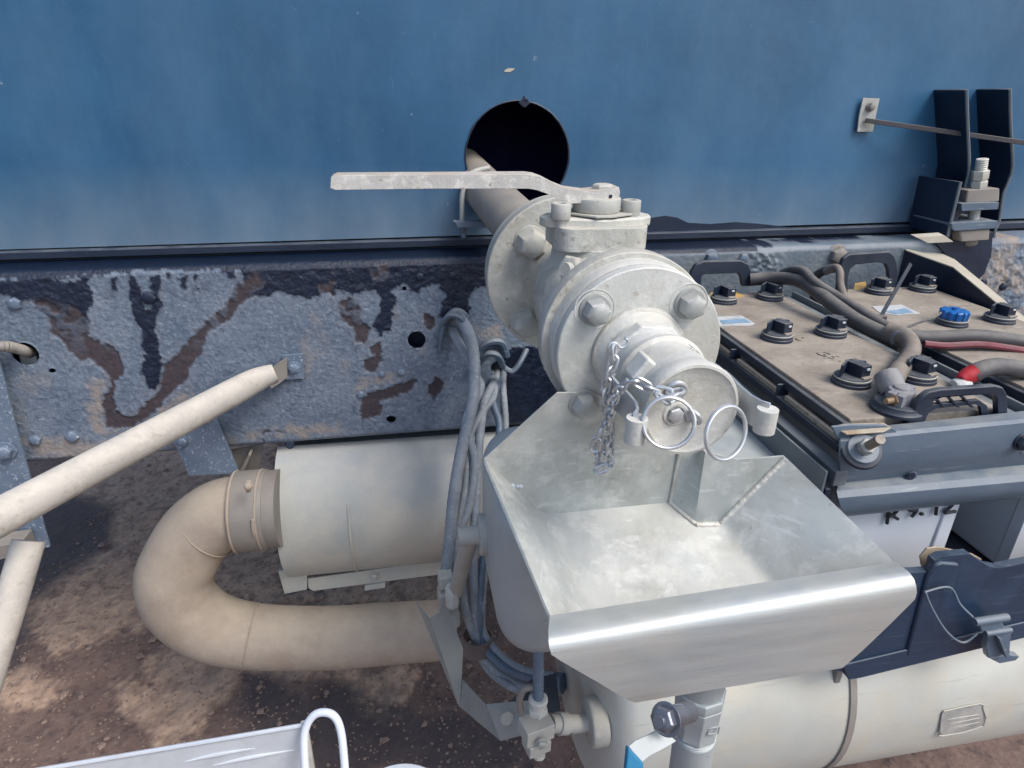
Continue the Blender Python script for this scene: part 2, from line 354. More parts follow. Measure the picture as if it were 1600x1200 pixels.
# ---------------------------------------------------------------- ground
GZ = -1.35
GM = layered("dirt", (S(100, 81, 75), S(124, 102, 92)), [(S(158, 133, 114), S(188, 162, 140)), (S(58, 53, 56), S(76, 68, 67)), (S(170, 160, 148), S(150, 140, 128))], [.95, .95, .75, .9], [1, 1, .8, .6], 75, (S(128, 114, 104), S(62, 54, 54)))
def c10(pts): return [(p[0] * .35, 900 + p[1] * .35) for p in pts]
pale_areas = [c10([(80, 200), (130, 130), (250, 60), (420, -60), (640, -170), (640, 200), (450, 260), (330, 340), (260, 350), (200, 250)]),
        c10([(0, 480), (110, 450), (200, 480), (260, 500), (250, 550), (60, 560), (-40, 540)]),
        c10([(680, 400), (760, 340), (900, 380), (1080, 400), (1050, 470), (990, 550), (900, 640), (900, 720), (700, 750), (620, 650), (510, 570), (520, 520), (600, 500), (690, 500)]),
        c10([(1080, 400), (1620, 400), (1600, 490), (1560, 470), (1480, 440), (1350, 470), (1200, 430)]),
        [(318, 850), (420, 840), (440, 925), (700, 900), (700, 940), (420, 945), (340, 930)],
        [(200, 700), (420, 690), (420, 760), (330, 760), (250, 830), (200, 880), (170, 850), (185, 800), (130, 780), (100, 740)],
        [(550, 1060), (650, 1050), (640, 1100), (600, 1125), (560, 1120)]]  # paler tan areas of the ground
dark_areas = [[(60, 770), (110, 765), (190, 790), (185, 850), (120, 900), (60, 960), (30, 1060), (-200, 1100), (-200, 760)],
       c10([(1090, 450), (1200, 430), (1300, 490), (1550, 460), (1700, 560), (2400, 600), (2400, 900), (1100, 900), (1050, 560)])]  # darker areas of the ground
nx, ny = 620, 420
gx = np.linspace(-1.9, 1.2, nx); gy = np.linspace(-.3, 2.6, ny)
GX, GY = np.meshgrid(gx, gy); GX = GX.ravel(); GY = GY.ravel()
PX, PY = proj_np(np.stack([GX, GY, np.full(GX.shape, GZ)], 1))
jit = fbm(GX * 14, GY * 14, 5) * 46 + fbm(GX * 70, GY * 70, 4) * 26
pale_m = np.zeros(GX.shape); dark_m = np.zeros(GX.shape)
for p in pale_areas: pale_m = np.maximum(pale_m, np.clip((sdf(p, PX, PY) + jit + 13) / 12, 0, 1))
for p in dark_areas: dark_m = np.maximum(dark_m, np.clip((sdf(p, PX, PY) + jit + 2) / 22, 0, 1))
pale_m *= np.clip(.9 + fbm(GX * 34, GY * 34, 4) * 1.8, .3, 1); dark_m *= .8
GH = GZ + fbm(GX * 5, GY * 5, 3) * .03 + np.abs(fbm(GX * 60, GY * 60, 4)) * .014 * (.6 + .4 * pale_m) + pale_m * .004
edge = np.minimum(np.minimum(GX + 1.9, 1.2 - GX), np.minimum(GY + .3, 2.6 - GY))
GH = GZ + (GH - GZ + .006) * np.clip(edge / .2, 0, 1) + .002
gnear = grid_mesh("ground_dirt", np.stack([GX, GY, GH], 1), ny, nx, GM, np.stack([pale_m, dark_m, 0 * pale_m], 1)); gnear["kind"] = "structure"
gm = bpy.data.meshes.new("ground"); a = 120
gm.from_pydata([(-a, -a, GZ - .004), (a, -a, GZ - .004), (a, a, GZ - .004), (-a, a, GZ - .004)], [], [(0, 1, 2, 3)])
gm.materials.append(GM); go = bpy.data.objects.new("ground", gm); COL.objects.link(go); go["kind"] = "structure"
PEB = worn("pale_pebbles", S(162, 140, 126), S(96, 80, 74), 300, .8, 0, None, None, .2, 80)
pb = MB(); rnd = random.Random(5)
for k in range(9000):
    x = rnd.uniform(-1.6, .6); y = rnd.uniform(-.1, 2.3); r = .0025 + .011 * rnd.random() ** 4
    if k > 1500: r = .0015 + .0032 * rnd.random()
    ix = min(nx - 1, int((x + 1.9) / 3.1 * nx)); iy = min(ny - 1, int((y + .3) / 2.9 * ny)); z = GH[iy * nx + ix]
    o = V(x, y, z + r * .2); vs = []
    rz = rnd.random() * 3
    for dx, dy, dz in ((1, 0, 0), (-1, 0, 0), (0, 1, 0), (0, -1, 0), (0, 0, 1), (0, 0, -1), (.7, .6, .4), (-.6, .6, .5), (.5, -.7, .5), (-.6, -.6, .4)):
        d = V(dx * 1.3, dy, dz * .7) * r * rnd.uniform(.75, 1.15); vs.append(o + Matrix.Rotation(rz, 3, 'Z') @ d)
    pb.add(vs, [(4, 6, 7), (4, 7, 9), (4, 9, 8), (4, 8, 6), (0, 6, 8), (1, 9, 7), (2, 7, 6), (3, 8, 9), (0, 5, 2), (2, 5, 1), (1, 5, 3), (3, 5, 0), (0, 2, 6), (2, 1, 7), (1, 3, 9), (3, 0, 8)])
po = obj("gravel", pb, PEB, angle=60); po["kind"] = "stuff"

# ---------------------------------------------------------------- blue side panel of the trailer body
PY0 = .8
pn = bpy.data.materials.new("blue_panel_paint"); pn.use_nodes = True; n = pn.node_tree; L = n.links; b = n.nodes["Principled BSDF"]
tc = n.nodes.new("ShaderNodeTexCoord"); sx = n.nodes.new("ShaderNodeSeparateXYZ"); L.new(tc.outputs["Object"], sx.inputs[0])
def _noise(sc, det=5, st=None, ro=.6):
    t = n.nodes.new("ShaderNodeTexNoise"); t.inputs["Scale"].default_value = sc; t.inputs["Detail"].default_value = det; t.inputs["Roughness"].default_value = ro
    if st:
        mp = n.nodes.new("ShaderNodeMapping"); mp.inputs["Scale"].default_value = st; L.new(tc.outputs["Object"], mp.inputs[0]); L.new(mp.outputs[0], t.inputs["Vector"])
    else: L.new(tc.outputs["Object"], t.inputs["Vector"])
    return t.outputs[0]
def _ramp(src, lo, hi, a=0, c=1):
    r = n.nodes.new("ShaderNodeMapRange"); r.inputs[1].default_value = lo; r.inputs[2].default_value = hi; r.inputs[3].default_value = a; r.inputs[4].default_value = c; L.new(src, r.inputs[0]); return r.outputs[0]
def _mix(fac, a, c):
    x = n.nodes.new("ShaderNodeMix"); x.data_type = 'RGBA'; L.new(fac, x.inputs[0])
    for k, q in ((6, a), (7, c)):
        if isinstance(q, tuple): x.inputs[k].default_value = q
        else: L.new(q, x.inputs[k])
    return x.outputs[2]
def _mul(a, c):
    x = n.nodes.new("ShaderNodeMath"); x.operation = 'MULTIPLY'
    for k, q in enumerate((a, c)):
        if isinstance(q, (int, float)): x.inputs[k].default_value = q
        else: L.new(q, x.inputs[k])
    return x.outputs[0]
col = _mix(_ramp(_noise(2.2, 6), .35, .65), S(30, 76, 110), S(42, 93, 129))
grime = _mul(_ramp(sx.outputs[2], .13, -.03), _ramp(_noise(7, 6, (1.2, 1, .5)), .25, .7, .35, 1))
col = _mix(_mul(grime, .75), col, S(118, 132, 142))
haze_ = _mul(_ramp(_noise(3.2, 7, (1.3, 1, .6), .7), .42, .85), .34); col = _mix(haze_, col, S(96, 128, 156))
col = _mix(_mul(_ramp(_noise(230, 2), .72, .78), .6), col, S(140, 158, 172))
def _rot(sc, ang, st):
    mp = n.nodes.new("ShaderNodeMapping"); mp.vector_type = 'TEXTURE'; mp.inputs["Rotation"].default_value = (0, ang, 0); mp.inputs["Scale"].default_value = st; L.new(tc.outputs["Object"], mp.inputs[0])
    t = n.nodes.new("ShaderNodeTexNoise"); t.inputs["Scale"].default_value = sc; t.inputs["Detail"].default_value = 2; L.new(mp.outputs[0], t.inputs["Vector"]); return t.outputs[0]
for ang, sc, a_, st in ((.9, 1, .45, (.05, 1, .0012)), (-.5, 1.3, .35, (.04, 1, .001)), (1.45, 1, .30, (.09, 1, .0015))):
    col = _mix(_mul(_ramp(_rot(sc, ang, st), .735, .76), a_), col, S(150, 166, 180))
col = _mix(_mul(_ramp(_noise(70, 3), .74, .77), .7), col, S(28, 40, 58))
col = _mix(_mul(_ramp(_noise(38, 5), .70, .73), .5), col, S(156, 166, 172))
col = _mix(_mul(_ramp(_noise(1, 3, (10, 1, 300)), .70, .76), .22), col, S(120, 146, 168))
col = _mix(_mul(_ramp(_noise(1, 3, (140, 1, 5)), .66, .8), .22), col, S(104, 126, 146))
L.new(col, b.inputs["Base Color"]); L.new(_ramp(_noise(4, 5), .3, .7, .36, .58), b.inputs["Roughness"])
bp = n.nodes.new("ShaderNodeBump"); bp.inputs["Strength"].default_value = .5; bp.inputs["Distance"].default_value = .006; L.new(_noise(3.5, 7), bp.inputs["Height"]); L.new(bp.outputs[0], b.inputs["Normal"])
PANEL = pn
tb = thing("trailer_side_panel", "large blue painted steel side panel with a round pipe hole", "side panel", (0, PY0, 0))
zl, zr = UY(0, 390, PY0).z, UY(1440, 346, PY0).z
def pz(x):
    xl, xr = UY(0, 390, PY0).x, UY(1440, 346, PY0).x; return zl + (zr - zl) * (x - xl) / (xr - xl)
hole = []
hx0 = UY(727, 240, PY0).x; hx1 = UY(889, 240, PY0).x; hz0 = UY(808, 327, PY0).z; hz1 = UY(808, 157, PY0).z
hc = V((hx0 + hx1) / 2, PY0, (hz0 + hz1) / 2); hr = V((hx1 - hx0) / 2, 0, (hz1 - hz0) / 2)
for k in range(56):
    t = 2 * math.pi * k / 56; ex = math.cos(t); ez = math.sin(t)
    hole.append(hc + V(ex * hr.x, 0, ez * hr.z) + V(random.uniform(-.0004, .0004), 0, random.uniform(-.0004, .0004)))
outer = [V(-2.2, PY0, pz(-2.2)), V(2.4, PY0, pz(2.4)), V(2.4, PY0, 1.3), V(-2.2, PY0, 1.3)]
mb = MB().prism(outer, (0, .004, 0), [hole]); obj("sheet", mb, PANEL, tb, bevel=0)
# folded lower lip and inner walls that close the body
mb = MB().prism([V(-2.2, PY0 + .0045, pz(-2.2) + .002), V(2.4, PY0 + .0045, pz(2.4) + .002), V(2.4, PY0 + 1.6, pz(2.4) + .002), V(-2.2, PY0 + 1.6, pz(-2.2) + .002)], (0, 0, .004))
obj("underside", mb, BLKG, tb)
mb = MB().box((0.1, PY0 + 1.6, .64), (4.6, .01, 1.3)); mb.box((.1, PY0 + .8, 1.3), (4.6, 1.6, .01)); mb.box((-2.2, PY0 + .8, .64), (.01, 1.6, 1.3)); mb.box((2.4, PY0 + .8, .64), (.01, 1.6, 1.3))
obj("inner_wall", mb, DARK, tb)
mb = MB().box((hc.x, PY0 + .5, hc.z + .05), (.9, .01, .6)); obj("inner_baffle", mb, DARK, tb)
mb = MB().tube([p + V(0, -.0008, 0) for p in hole], [.0016 + .0012 * random.random() for p in hole], 6, closed=True, sub=1); obj("cut_edge", mb, RUBM, tb)
mb = MB()
t0 = UY(820, 150, PY0 - .003)
mb.prism([t0 + V(x, 0, z) for x, z in ((-.013, -.013), (-.006, -.019), (.001, -.023), (.007, -.018), (.012, -.014), (.009, -.009), (.006, -.004), (.004, -.008), (.001, -.001), (-.002, .001), (-.004, -.005), (-.009, -.008))], (0, .003, 0))
obj("torn_tab", mb, BLKG, tb, bevel=.001)
mb = MB()
t0 = UY(796, 110, PY0 - .001)
mb.prism([t0 + V(x, 0, z) for x, z in ((-.011, -.003), (.002, -.003), (.010, .002), (.011, .004), (-.002, .004), (-.009, .001))], (0, .001, 0)); obj("paint_chip", mb, DUSTP, tb)
mb = MB(); patch_px = [(1000, 366), (1004, 348), (1020, 340), (1040, 337), (1058, 340), (1075, 348), (1110, 350), (1150, 347), (1190, 350), (1215, 353), (1232, 355), (1240, 359)]
mb.prism([UY(px, py, PY0 - .0012) for px, py in patch_px], (0, .001, 0)); obj("dark_patch", mb, BLKG, tb)  # thin dark patch along the panel's lower edge
# rubber strip under the panel; dark strip added for the black gap below
def strip(name, y0, y1, ztop_px, zbot_px, mat, label, cat):
    (xa, ya), (xb, yb) = ztop_px; A = UY(xa, ya, y0); B = UY(xb, yb, y0); (xa, ya2), (xb, yb2) = zbot_px; A2 = UY(xa, ya2, y0); B2 = UY(xb, yb2, y0)
    def ex(P, Q, x): t = (x - P.x) / (Q.x - P.x); return V(x, y0, P.z + (Q.z - P.z) * t)
    mb = MB(); mb.prism([ex(A2, B2, -2.2), ex(A2, B2, 2.4), ex(A, B, 2.4), ex(A, B, -2.2)], (0, y1 - y0, 0))
    return tag(obj(name, mb, mat, None, bevel=.002), label, cat)
strip("rubber_seal_strip", .782, .84, ((0, 395), (1440, 352)), ((0, 407), (1440, 362)), RUBM, "long black rubber strip with worn lower edge under blue panel", "seal strip")
strip("gap_strip", .80, .86, ((0, 407), (1440, 362)), ((0, 425), (1440, 376)), BLKG, "dark strip added for the black gap between the chassis rail top and rubber strip", "gap strip")

# ---------------------------------------------------------------- chassis frame rail
FY = .70
FM = layered("peeling_chassis_coating", (S(88, 103, 122), S(112, 125, 140)), [(S(8, 20, 42), S(22, 36, 58)), (S(50, 46, 54), S(70, 61, 65)), (S(168, 148, 128), S(138, 132, 124))], [.5, .2, .85, .85], [.8, .8, .3, .5], 150, (S(140, 153, 168), S(66, 82, 102)), smooth=(S(84, 98, 112), S(112, 122, 128)))
black = [c1([(-300, 180), (430, 190), (500, 280), (470, 340), (440, 400), (350, 350), (290, 310), (170, 290), (130, 290), (60, 265), (-300, 300)]),
         c1([(-400, 40), (1800, -20), (1800, 150), (1100, 140), (700, 150), (300, 185), (-400, 200)]),
         c1([(675, 160), (712, 165), (745, 360), (800, 350), (790, 170), (835, 160), (852, 320), (800, 370), (810, 470), (850, 620), (835, 700), (840, 750), (775, 775), (750, 700), (745, 560), (735, 480), (700, 330)]),
         c1([(578, 170), (615, 170), (612, 240), (585, 240)]), c1([(925, 165), (985, 165), (965, 232), (945, 225)]), c1([(1010, 160), (1042, 160), (1040, 236), (1015, 236)]),
         c1([(1190, 120), (1225, 120), (1225, 172), (1195, 172)]), c1([(425, 170), (460, 170), (468, 270), (435, 250)]), c1([(870, 150), (895, 150), (892, 180), (875, 180)]),
         c2([(0, 60), (1330, 20), (1330, 230), (1195, 230), (1165, 290), (1190, 360), (1180, 450), (1090, 400), (1010, 380), (1040, 270), (1020, 220), (980, 210), (900, 265), (870, 250), (840, 190), (770, 240), (790, 300), (780, 460), (720, 470), (685, 430), (710, 330), (700, 240), (640, 230), (570, 260), (500, 240), (400, 270), (280, 280), (200, 230), (80, 280), (0, 270)]),
         [(782, 560), (800, 540), (850, 545), (1000, 640), (1000, 780), (790, 700), (784, 640)],  # dark hollow beyond the web, painted on as black
         [(900, 390), (1130, 378), (1440, 352), (1440, 362), (1150, 388), (1000, 400)]]
brown = [c1([(150, 300), (250, 280), (400, 340), (480, 400), (460, 480), (620, 560), (650, 690), (600, 720), (590, 880), (700, 905), (830, 760), (850, 640), (930, 580), (1040, 430), (1180, 330), (1210, 270), (1240, 200), (1340, 160), (1330, 280), (1240, 330), (1180, 420), (1080, 480), (1050, 580), (980, 650), (975, 720), (850, 830), (790, 890), (700, 960), (560, 960), (540, 800), (580, 750), (570, 680), (480, 620), (400, 600), (330, 520), (270, 460), (260, 390)]),
         c2([(490, 310), (560, 290), (620, 330), (615, 390), (650, 440), (630, 515), (590, 510), (570, 440), (510, 400)]), c2([(665, 530), (720, 520), (735, 610), (690, 680), (620, 650), (625, 610), (670, 590)]),
         c2([(610, 820), (640, 775), (760, 750), (900, 710), (880, 770), (710, 820), (720, 900), (610, 930), (620, 870)]), c2([(960, 740), (1000, 690), (1050, 720), (1040, 790), (1000, 810), (965, 780)]),
         c2([(650, 120), (760, 110), (740, 190), (670, 190)]), c2([(390, 200), (480, 190), (470, 270), (400, 260)]), c2([(0, 190), (80, 150), (110, 200), (40, 290), (0, 280)]), c2([(940, 360), (1000, 370), (1005, 430), (960, 460)]),
         c2([(90, 980), (120, 965), (215, 970), (210, 990), (150, 985), (110, 1010), (130, 1060), (95, 1030)])]
tanp = [c1([(455, 720), (580, 690), (545, 790), (545, 960), (700, 965), (640, 1010), (480, 1010)]), c1([(940, 740), (985, 720), (1000, 820), (840, 900), (830, 860)]), c1([(100, 1000), (700, 1010), (1600, 960), (1600, 1020), (160, 1150)]),
        c2([(560, 780), (620, 700), (850, 640), (850, 680), (640, 780)]), c2([(1180, 440), (1320, 430), (1400, 520), (1230, 490)]), c2([(-10, 960), (430, 930), (700, 990), (0, 1040)]), c2([(310, 570), (380, 580), (330, 700)]),
        [(1540, 400), (1600, 420), (1600, 470), (1560, 440)], c2([(880, 530), (950, 540), (930, 580)])]
x0, x1 = -1.5, 1.75; dx = .003
xs = np.arange(x0, x1, dx)
# profile of the channel: top flange, rounded corner, web, bottom corner (s = distance along it)
zt, zb, rc = -.052, -.466, .012
prof = [(FY + .085, zt)] + [(FY + .012 + q, zt) for q in (.05, .02)] + [(FY + rc - rc * math.sin(a_), zt - rc + rc * math.cos(a_)) for a_ in np.linspace(0, math.pi / 2, 6)]
zz = np.arange(zt - rc - dx, zb + .006, -dx); prof += [(FY, z_) for z_ in zz] + [(FY + .002, zb + .002), (FY + .008, zb), (FY + .08, zb)]
prof = np.array(prof); nr, nc = len(prof), len(xs)
XX = np.tile(xs, nr); YY = np.repeat(prof[:, 0], nc); ZZ = np.repeat(prof[:, 1], nc) + (XX + .4) * .008
webrow = (YY < FY + .0005)
PX, PY = proj_np(np.stack([XX, YY, ZZ], 1))
jit = fbm(XX * 38, ZZ * 38, 5) * 16 + fbm(XX * 130, ZZ * 130, 3) * 9
bl = np.zeros(XX.shape); br = np.zeros(XX.shape); tn = np.zeros(XX.shape)
for p in black: bl = np.maximum(bl, np.clip((sdf(p, PX, PY) + jit + .6) / 1.6, 0, 1))
for p in brown: br = np.maximum(br, np.clip((sdf(p, PX, PY) + jit * .9 + .4) / 2.4, 0, 1))
for p in tanp: tn = np.maximum(tn, np.clip((sdf(p, PX, PY) + jit * 2.2 + 2) / 16, 0, 1))
disp_br = br.copy()
bl = np.maximum(bl, np.clip((ZZ - (zt - .004)) / .002, 0, 1) * (XX < .55))
tn *= .6; smo = np.clip((XX - .05 + fbm(XX * 14, ZZ * 14, 3) * .3) / .15, 0, 1) * np.clip((1.14 - XX + fbm(XX * 30, ZZ * 30, 3) * .1) / .04, 0, 1) * .9
rb = (XX > 1.12); tn = np.maximum(tn, rb * np.clip(.1 + fbm(XX * 26, ZZ * 26, 4) * 3, 0, .8))
tn = np.maximum(tn, np.clip((fbm(XX * 9, ZZ * 9, 4) - .16) * 3, 0, .22) * (1 - bl))
flk = np.zeros(XX.shape)
for p in brown + black[2:3]:
    sd_ = sdf(p, PX, PY) + jit * .8; flk = np.maximum(flk, np.clip((sd_ + 9 + fbm(XX * 120, ZZ * 120, 3) * 14) / 5, 0, 1) * (sd_ < .5))
disp0 = flk * .0009 * (fbm(XX * 200, ZZ * 200, 3) + .6)
tn = np.maximum(tn, flk * .12 * (1 - bl) * np.clip(.5 + fbm(XX * 60, ZZ * 60, 3) * 3, 0, 1)); br = br * (1 - np.clip((fbm(XX * 45, ZZ * 45, 4) - .02) * 9, 0, .75) * np.clip((ZZ + .24) / .1, 0, 1)); bl = np.maximum(bl, np.clip((fbm(XX * 45, ZZ * 45, 4) - .02) * 9, 0, .7) * np.clip((ZZ + .24) / .1, 0, 1) * (disp_br > .5)); mix_ = np.clip((fbm(XX * 28 + 9, ZZ * 28, 4) - .12) * 5, 0, .55); top = np.clip((ZZ + .17) / .06, 0, 1); bl2 = np.maximum(bl, mix_ * top * (XX < .1) * .5)
disp = -.0026 * (1 - br) + .0 - .0007 * fbm(XX * 240, ZZ * 240, 2) * 3 - np.clip(bl, 0, 1) * .0022 * (fbm(XX * 90, ZZ * 90, 4) + .5) * 1.8
rough_right = (XX > 1.12); disp -= rough_right * np.clip(fbm(XX * 60, ZZ * 60, 4) + .1, 0, 1) * .018
disp -= np.clip(1 - np.hypot(PX - 1195, (PY - 408)) / 34, 0, 1) * (np.clip(fbm(XX * 140, ZZ * 140, 3) + .25, 0, 1)) * .022
disp -= disp0
YY = YY + disp * webrow
keep = np.ones(XX.shape, bool)
def punch(px, py, rx, rz):
    c = UY(px, py, FY); 
    d = np.hypot((XX - c.x) / rx, (ZZ - c.z) / rz); near = webrow & (d < 1 + .0026 / min(rx, rz)) & (d > .25)
    k = near & (d > .55); s = 1 / np.maximum(d, .01)
    XX[k] = c.x + (XX[k] - c.x) * s[k]; ZZ[k] = c.z + (ZZ[k] - c.z) * s[k]
    keep[webrow & (d < .98)] = False
    keep[k] = True; return c
for h in ((651, 530, .0195, .0195), (632, 450, .0046, .0046), (611, 654, .011, .008), (41, 552, .024, .024), (83, 578, .006, .005), (780, 575, .02, .02)): punch(*h)
fr = thing("chassis_rail", "long chassis rail with peeling grey blue coating over brown rust and black drips", "chassis rail", (0, FY, zt))
ob = grid_mesh("rail_web", np.stack([XX, YY - FY, ZZ - zt], 1), nr, nc, FM, np.stack([np.clip(bl2 * (1 - br * .6), 0, 1), br, tn * (1 - br), smo * (1 - br)], 1), keep); ob.parent = fr
mb = MB().box((.1, FY + .045, (zt + zb) / 2 - .005), (3.3, .004, .40)); obj("hole_backing", mb, BLKG, fr)  # added dark plate, keeps daylight out of the rail holes
mb = MB().box((.1, FY + .04, zb + .018), (3.3, .075, .004)); obj("rail_lower_flange", mb, BLKG, fr)
# far rail and cross members under the body, dark behind
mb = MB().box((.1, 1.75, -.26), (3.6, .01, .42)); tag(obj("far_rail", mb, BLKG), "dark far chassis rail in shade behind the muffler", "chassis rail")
def dome(px, py, r, name="rivet", mat=PLATE, y=FY, sy=.5, parent=None, hexa=True):
    c = UY(px, py, y); mb = MB()
    if hexa: mb.hexhead(c + V(0, .001, 0), (0, -1, 0), r * .75, r * .55, washer=r, rot=random.random())
    else: mb.lathe(c + V(0, .001, 0), (0, -1, 0), [(0, r), (r * .3, r * .9), (r * .55, r * .6), (r * .65, r * .15)], 14)
    obj(name, mb, mat, parent or fr)
for px, py, r, m_ in ((25, 473, .017, PLATE), (57, 686, .016, PLATE), (115, 680, .018, PLATE), (234, 464, .019, BLKG), (597, 584, .010, PLATE), (627, 581, .011, PLATE), (564, 615, .012, PLATE), (656, 432, .012, BLKG), (707, 430, .012, BLKG), (1307, 398, .026, GREYP), (1110, 403, .02, GREYB), (1160, 403, .016, GREYB), (1565, 447, .014, BLKG), (1535, 440, .012, BLKG)):
    dome(px, py, r, "rail_bolt", m_)
# corrugated conduit into left hole
hs = MB().tube([UY(-60, 545, .66), UY(0, 541, .66), UY(20, 543, .68), UY(38, 548, .70), UY(48, 552, .74)], .011, 12, sub=14, rib=.16)
tag(obj("corrugated_conduit", hs, GREYP), "short ribbed conduit entering the left hole of the chassis rail", "conduit")
mb = MB().box(UY(46, 562, .735), (.03, .006, .02)); tag(obj("pale_plug", mb, WHITES), "pale plug seen through the leftmost hole of the rail", "plug")
print("FRAME")

# ---------------------------------------------------------------- discharge pipe, shut-off valve and flanges (axis along Y through the origin)
def ring(mb, c, ax, R, r, seg=40, tseg=8, tilt=None):
    c = Vector(c); ax = Vector(ax).normalized(); u, w_ = perp(ax); vs = []; fs = []
    for i in range(seg):
        a = 2 * math.pi * i / seg; e = u * math.cos(a) + w_ * math.sin(a)
        for k in range(tseg):
            b_ = 2 * math.pi * k / tseg; vs.append(c + e * (R + r * math.cos(b_)) + ax * r * math.sin(b_))
    for i in range(seg):
        for k in range(tseg):
            fs.append((i * tseg + k, ((i + 1) % seg) * tseg + k, ((i + 1) % seg) * tseg + (k + 1) % tseg, i * tseg + (k + 1) % tseg))
    return mb.add(vs, fs)
FO = V(.008, 0, -.001)       # valve axis
BF = UY(877, 427, .352)
pe = UY(748, 286, .82)
pp = thing("discharge_pipe", "brown grey steel pipe running from valve flange into panel hole", "pipe", BF)
d_ = (pe - BF).normalized()
mb = MB().tube([BF + V(0, .0, 0), BF.lerp(pe, .33), BF.lerp(pe, .66), pe, pe + d_ * .12], [.052, .050, .047, .045, .044], 32, sub=4); obj("pipe_wall", mb, GREYP, pp)
ub = thing("pipe_clamp", "u bolt clamp with bracket holding the brown pipe below panel hole", "pipe clamp", UY(725, 340, .77))
cc = BF.lerp(pe, .80)
mb = MB(); pts = [UY(722, 352, .745), UY(722, 330, .745), UY(723, 300, .745), UY(735, 272, .745), UY(765, 262, .75)]
mb.tube(pts, .0055, 10); obj("u_bolt", mb, ALU2, ub)
a_ = UY(706, 344, .77); mb = MB().prism([UY(706, 343, .77), UY(775, 343, .77), UY(775, 352, .77), UY(712, 352, .77)], (0, -.05, .004)); obj("saddle_plate", mb, GREYB, ub, bevel=.002)
mb = MB().hexhead(UY(724, 354, .745), (0, 0, -1), .010, .012); mb.cyl(UY(724, 362, .745), UY(724, 371, .745), .0055); obj("nut", mb, GREYB, ub, bevel=.0008)

VZ = V(0, 0, 0)
va = thing("shut_off_valve", "large flanged ball valve of dusty cast aluminium with a long lever handle", "valve", (0, .2, 0))
mb = MB().lathe(BF + V(0, -.022, 0), (0, 1, 0), [(0, .108), (0, .1235), (.0015, .125), (.020, .125), (.022, .1235), (.022, .06)], 72, cap=(True, True)); obj("back_flange", mb, ALUB, va)
mb = MB().lathe(BF + V(0, .004, 0), (0, 1, 0), [(0, .06), (0, .1215), (.0015, .123), (.02, .123), (.022, .121)], 72); obj("pipe_flange", mb, ALU2, va)
K = lambda y, r: (y, r)
mb = MB().lathe(FO * .7 + V(0, .042, 0), (0, 1, 0), [(0, .102), (.0, .1026), (.0012, .1036), (.024, .1036), (.026, .1022), (.026, .085), (.030, .078), (.05, .066), (.07, .066), (.085, .074), (.12, .079), (.165, .079), (.20, .070), (.24, .062), (.27, .064), (.288, .072)], 72)
obj("body", mb, ALUB, va)
mb = MB().lathe(FO + V(0, .0175, 0), (0, 1, 0), [(0, .0955), (.0, .0965), (.0015, .0975), (.019, .0975), (.021, .0975), (.0242, .0978)], 72); obj("front_flange", mb, ALU, va)
mb = MB().lathe(FO, (0, 1, 0), [(0, .06), (0, .0955), (.0012, .097), (.0135, .097), (.0148, .0955)], 72); obj("cover_flange", mb, ALU, va)
# bonnet pillar
def slab(c, lx, ly, lz, r=.01, seg=5):
    pts = []
    for sx_, sy_, a0 in ((1, 1, 0), (-1, 1, 90), (-1, -1, 180), (1, -1, 270)):
        for k in range(seg + 1):
            a = math.radians(a0 + 90 * k / seg); pts.append(V(c[0] + sx_ * (lx / 2 - r) + r * math.cos(a), c[1] + sy_ * (ly / 2 - r) + r * math.sin(a), c[2]))
    return pts, V(0, 0, lz)
sp = UY(932, 320, .2); ax0 = sp.x   # spindle x
zt1 = UY(930, 357, .15).z
p, v_ = slab((ax0, .2, zt1 - .030), .122, .105, .030, .022); obj("bonnet", MB().prism(p, v_), ALUB, va, bevel=.004, seg=3)
mb = MB().lathe((ax0, .2, .0), (0, 0, 1), [(0, .072), (.04, .068), (.055, .060), (zt1 - .028, .056)], 40)
mb.lathe((ax0, .2, zt1 - .001), (0, 0, 1), [(0, .036), (.004, .036), (.006, .030)], 36); obj("bonnet_neck", mb, ALUB, va, bevel=.003)
# side plug with hexagon on body
q = UY(893, 422, .10); mb = MB().hexhead(q + V(.008, .02, -.004), (-.75, -.55, .2), .0175, .012); mb.cyl(q + V(.004, .014, -.003), q + V(-.008, .004, 0), .009); obj("body_plug", mb, ALUB, va, bevel=.001)
mb = MB(); q = UY(868, 447, .16); mb.hexhead(q + V(.02, .012, 0), (-1, -.45, .1), .018, .018); obj("body_bolt", mb, ALUB, va, bevel=.001)
# gland plate (rhomb) with two cap screws
gz = UY(925, 361, .156).z
gp = [(-.078, .0), (-.074, -.018), (-.060, -.026), (0, -.044), (.055, -.030), (.072, -.016), (.075, 0), (.068, .02), (.0, .042), (-.066, .02)]
obj("gland_plate", MB().prism([V(ax0 + a, .2 + b_, gz) for a, b_ in gp], (0, 0, .0135)), ALU, va, bevel=.003, seg=3)
for k, (px, py) in enumerate(((876, 330), (985, 324))):
    q = UZ(px, py + 12, gz + .0135); mb = MB()
    mb.lathe(q, (0, 0, 1), [(-.03, .0062), (0, .0062), (0, .0122), (.001, .0128), (.0185, .0128), (.020, .0118), (.020, .0062), (.013, .0062)], 24, cap=(False, True))
    for j in range(5): mb.lathe(q + V(0, 0, -.0275 + j * .0028), (0, 0, 1), [(0, .0062), (.0012, .0074), (.0024, .0062)], 18, cap=(False, False))
    obj("cap_screw", mb, ALU2, va, bevel=.0005)
tz = gz + .0135
obj("stop_plate", MB().prism([V(ax0 + a, .2 + b_, tz + .002) for a, b_ in ((-.052, .0), (-.012, -.043), (.012, -.042), (.043, -.024), (.043, .03), (-.03, .03))], (0, 0, .0025)), ALU2, va, bevel=.0006)
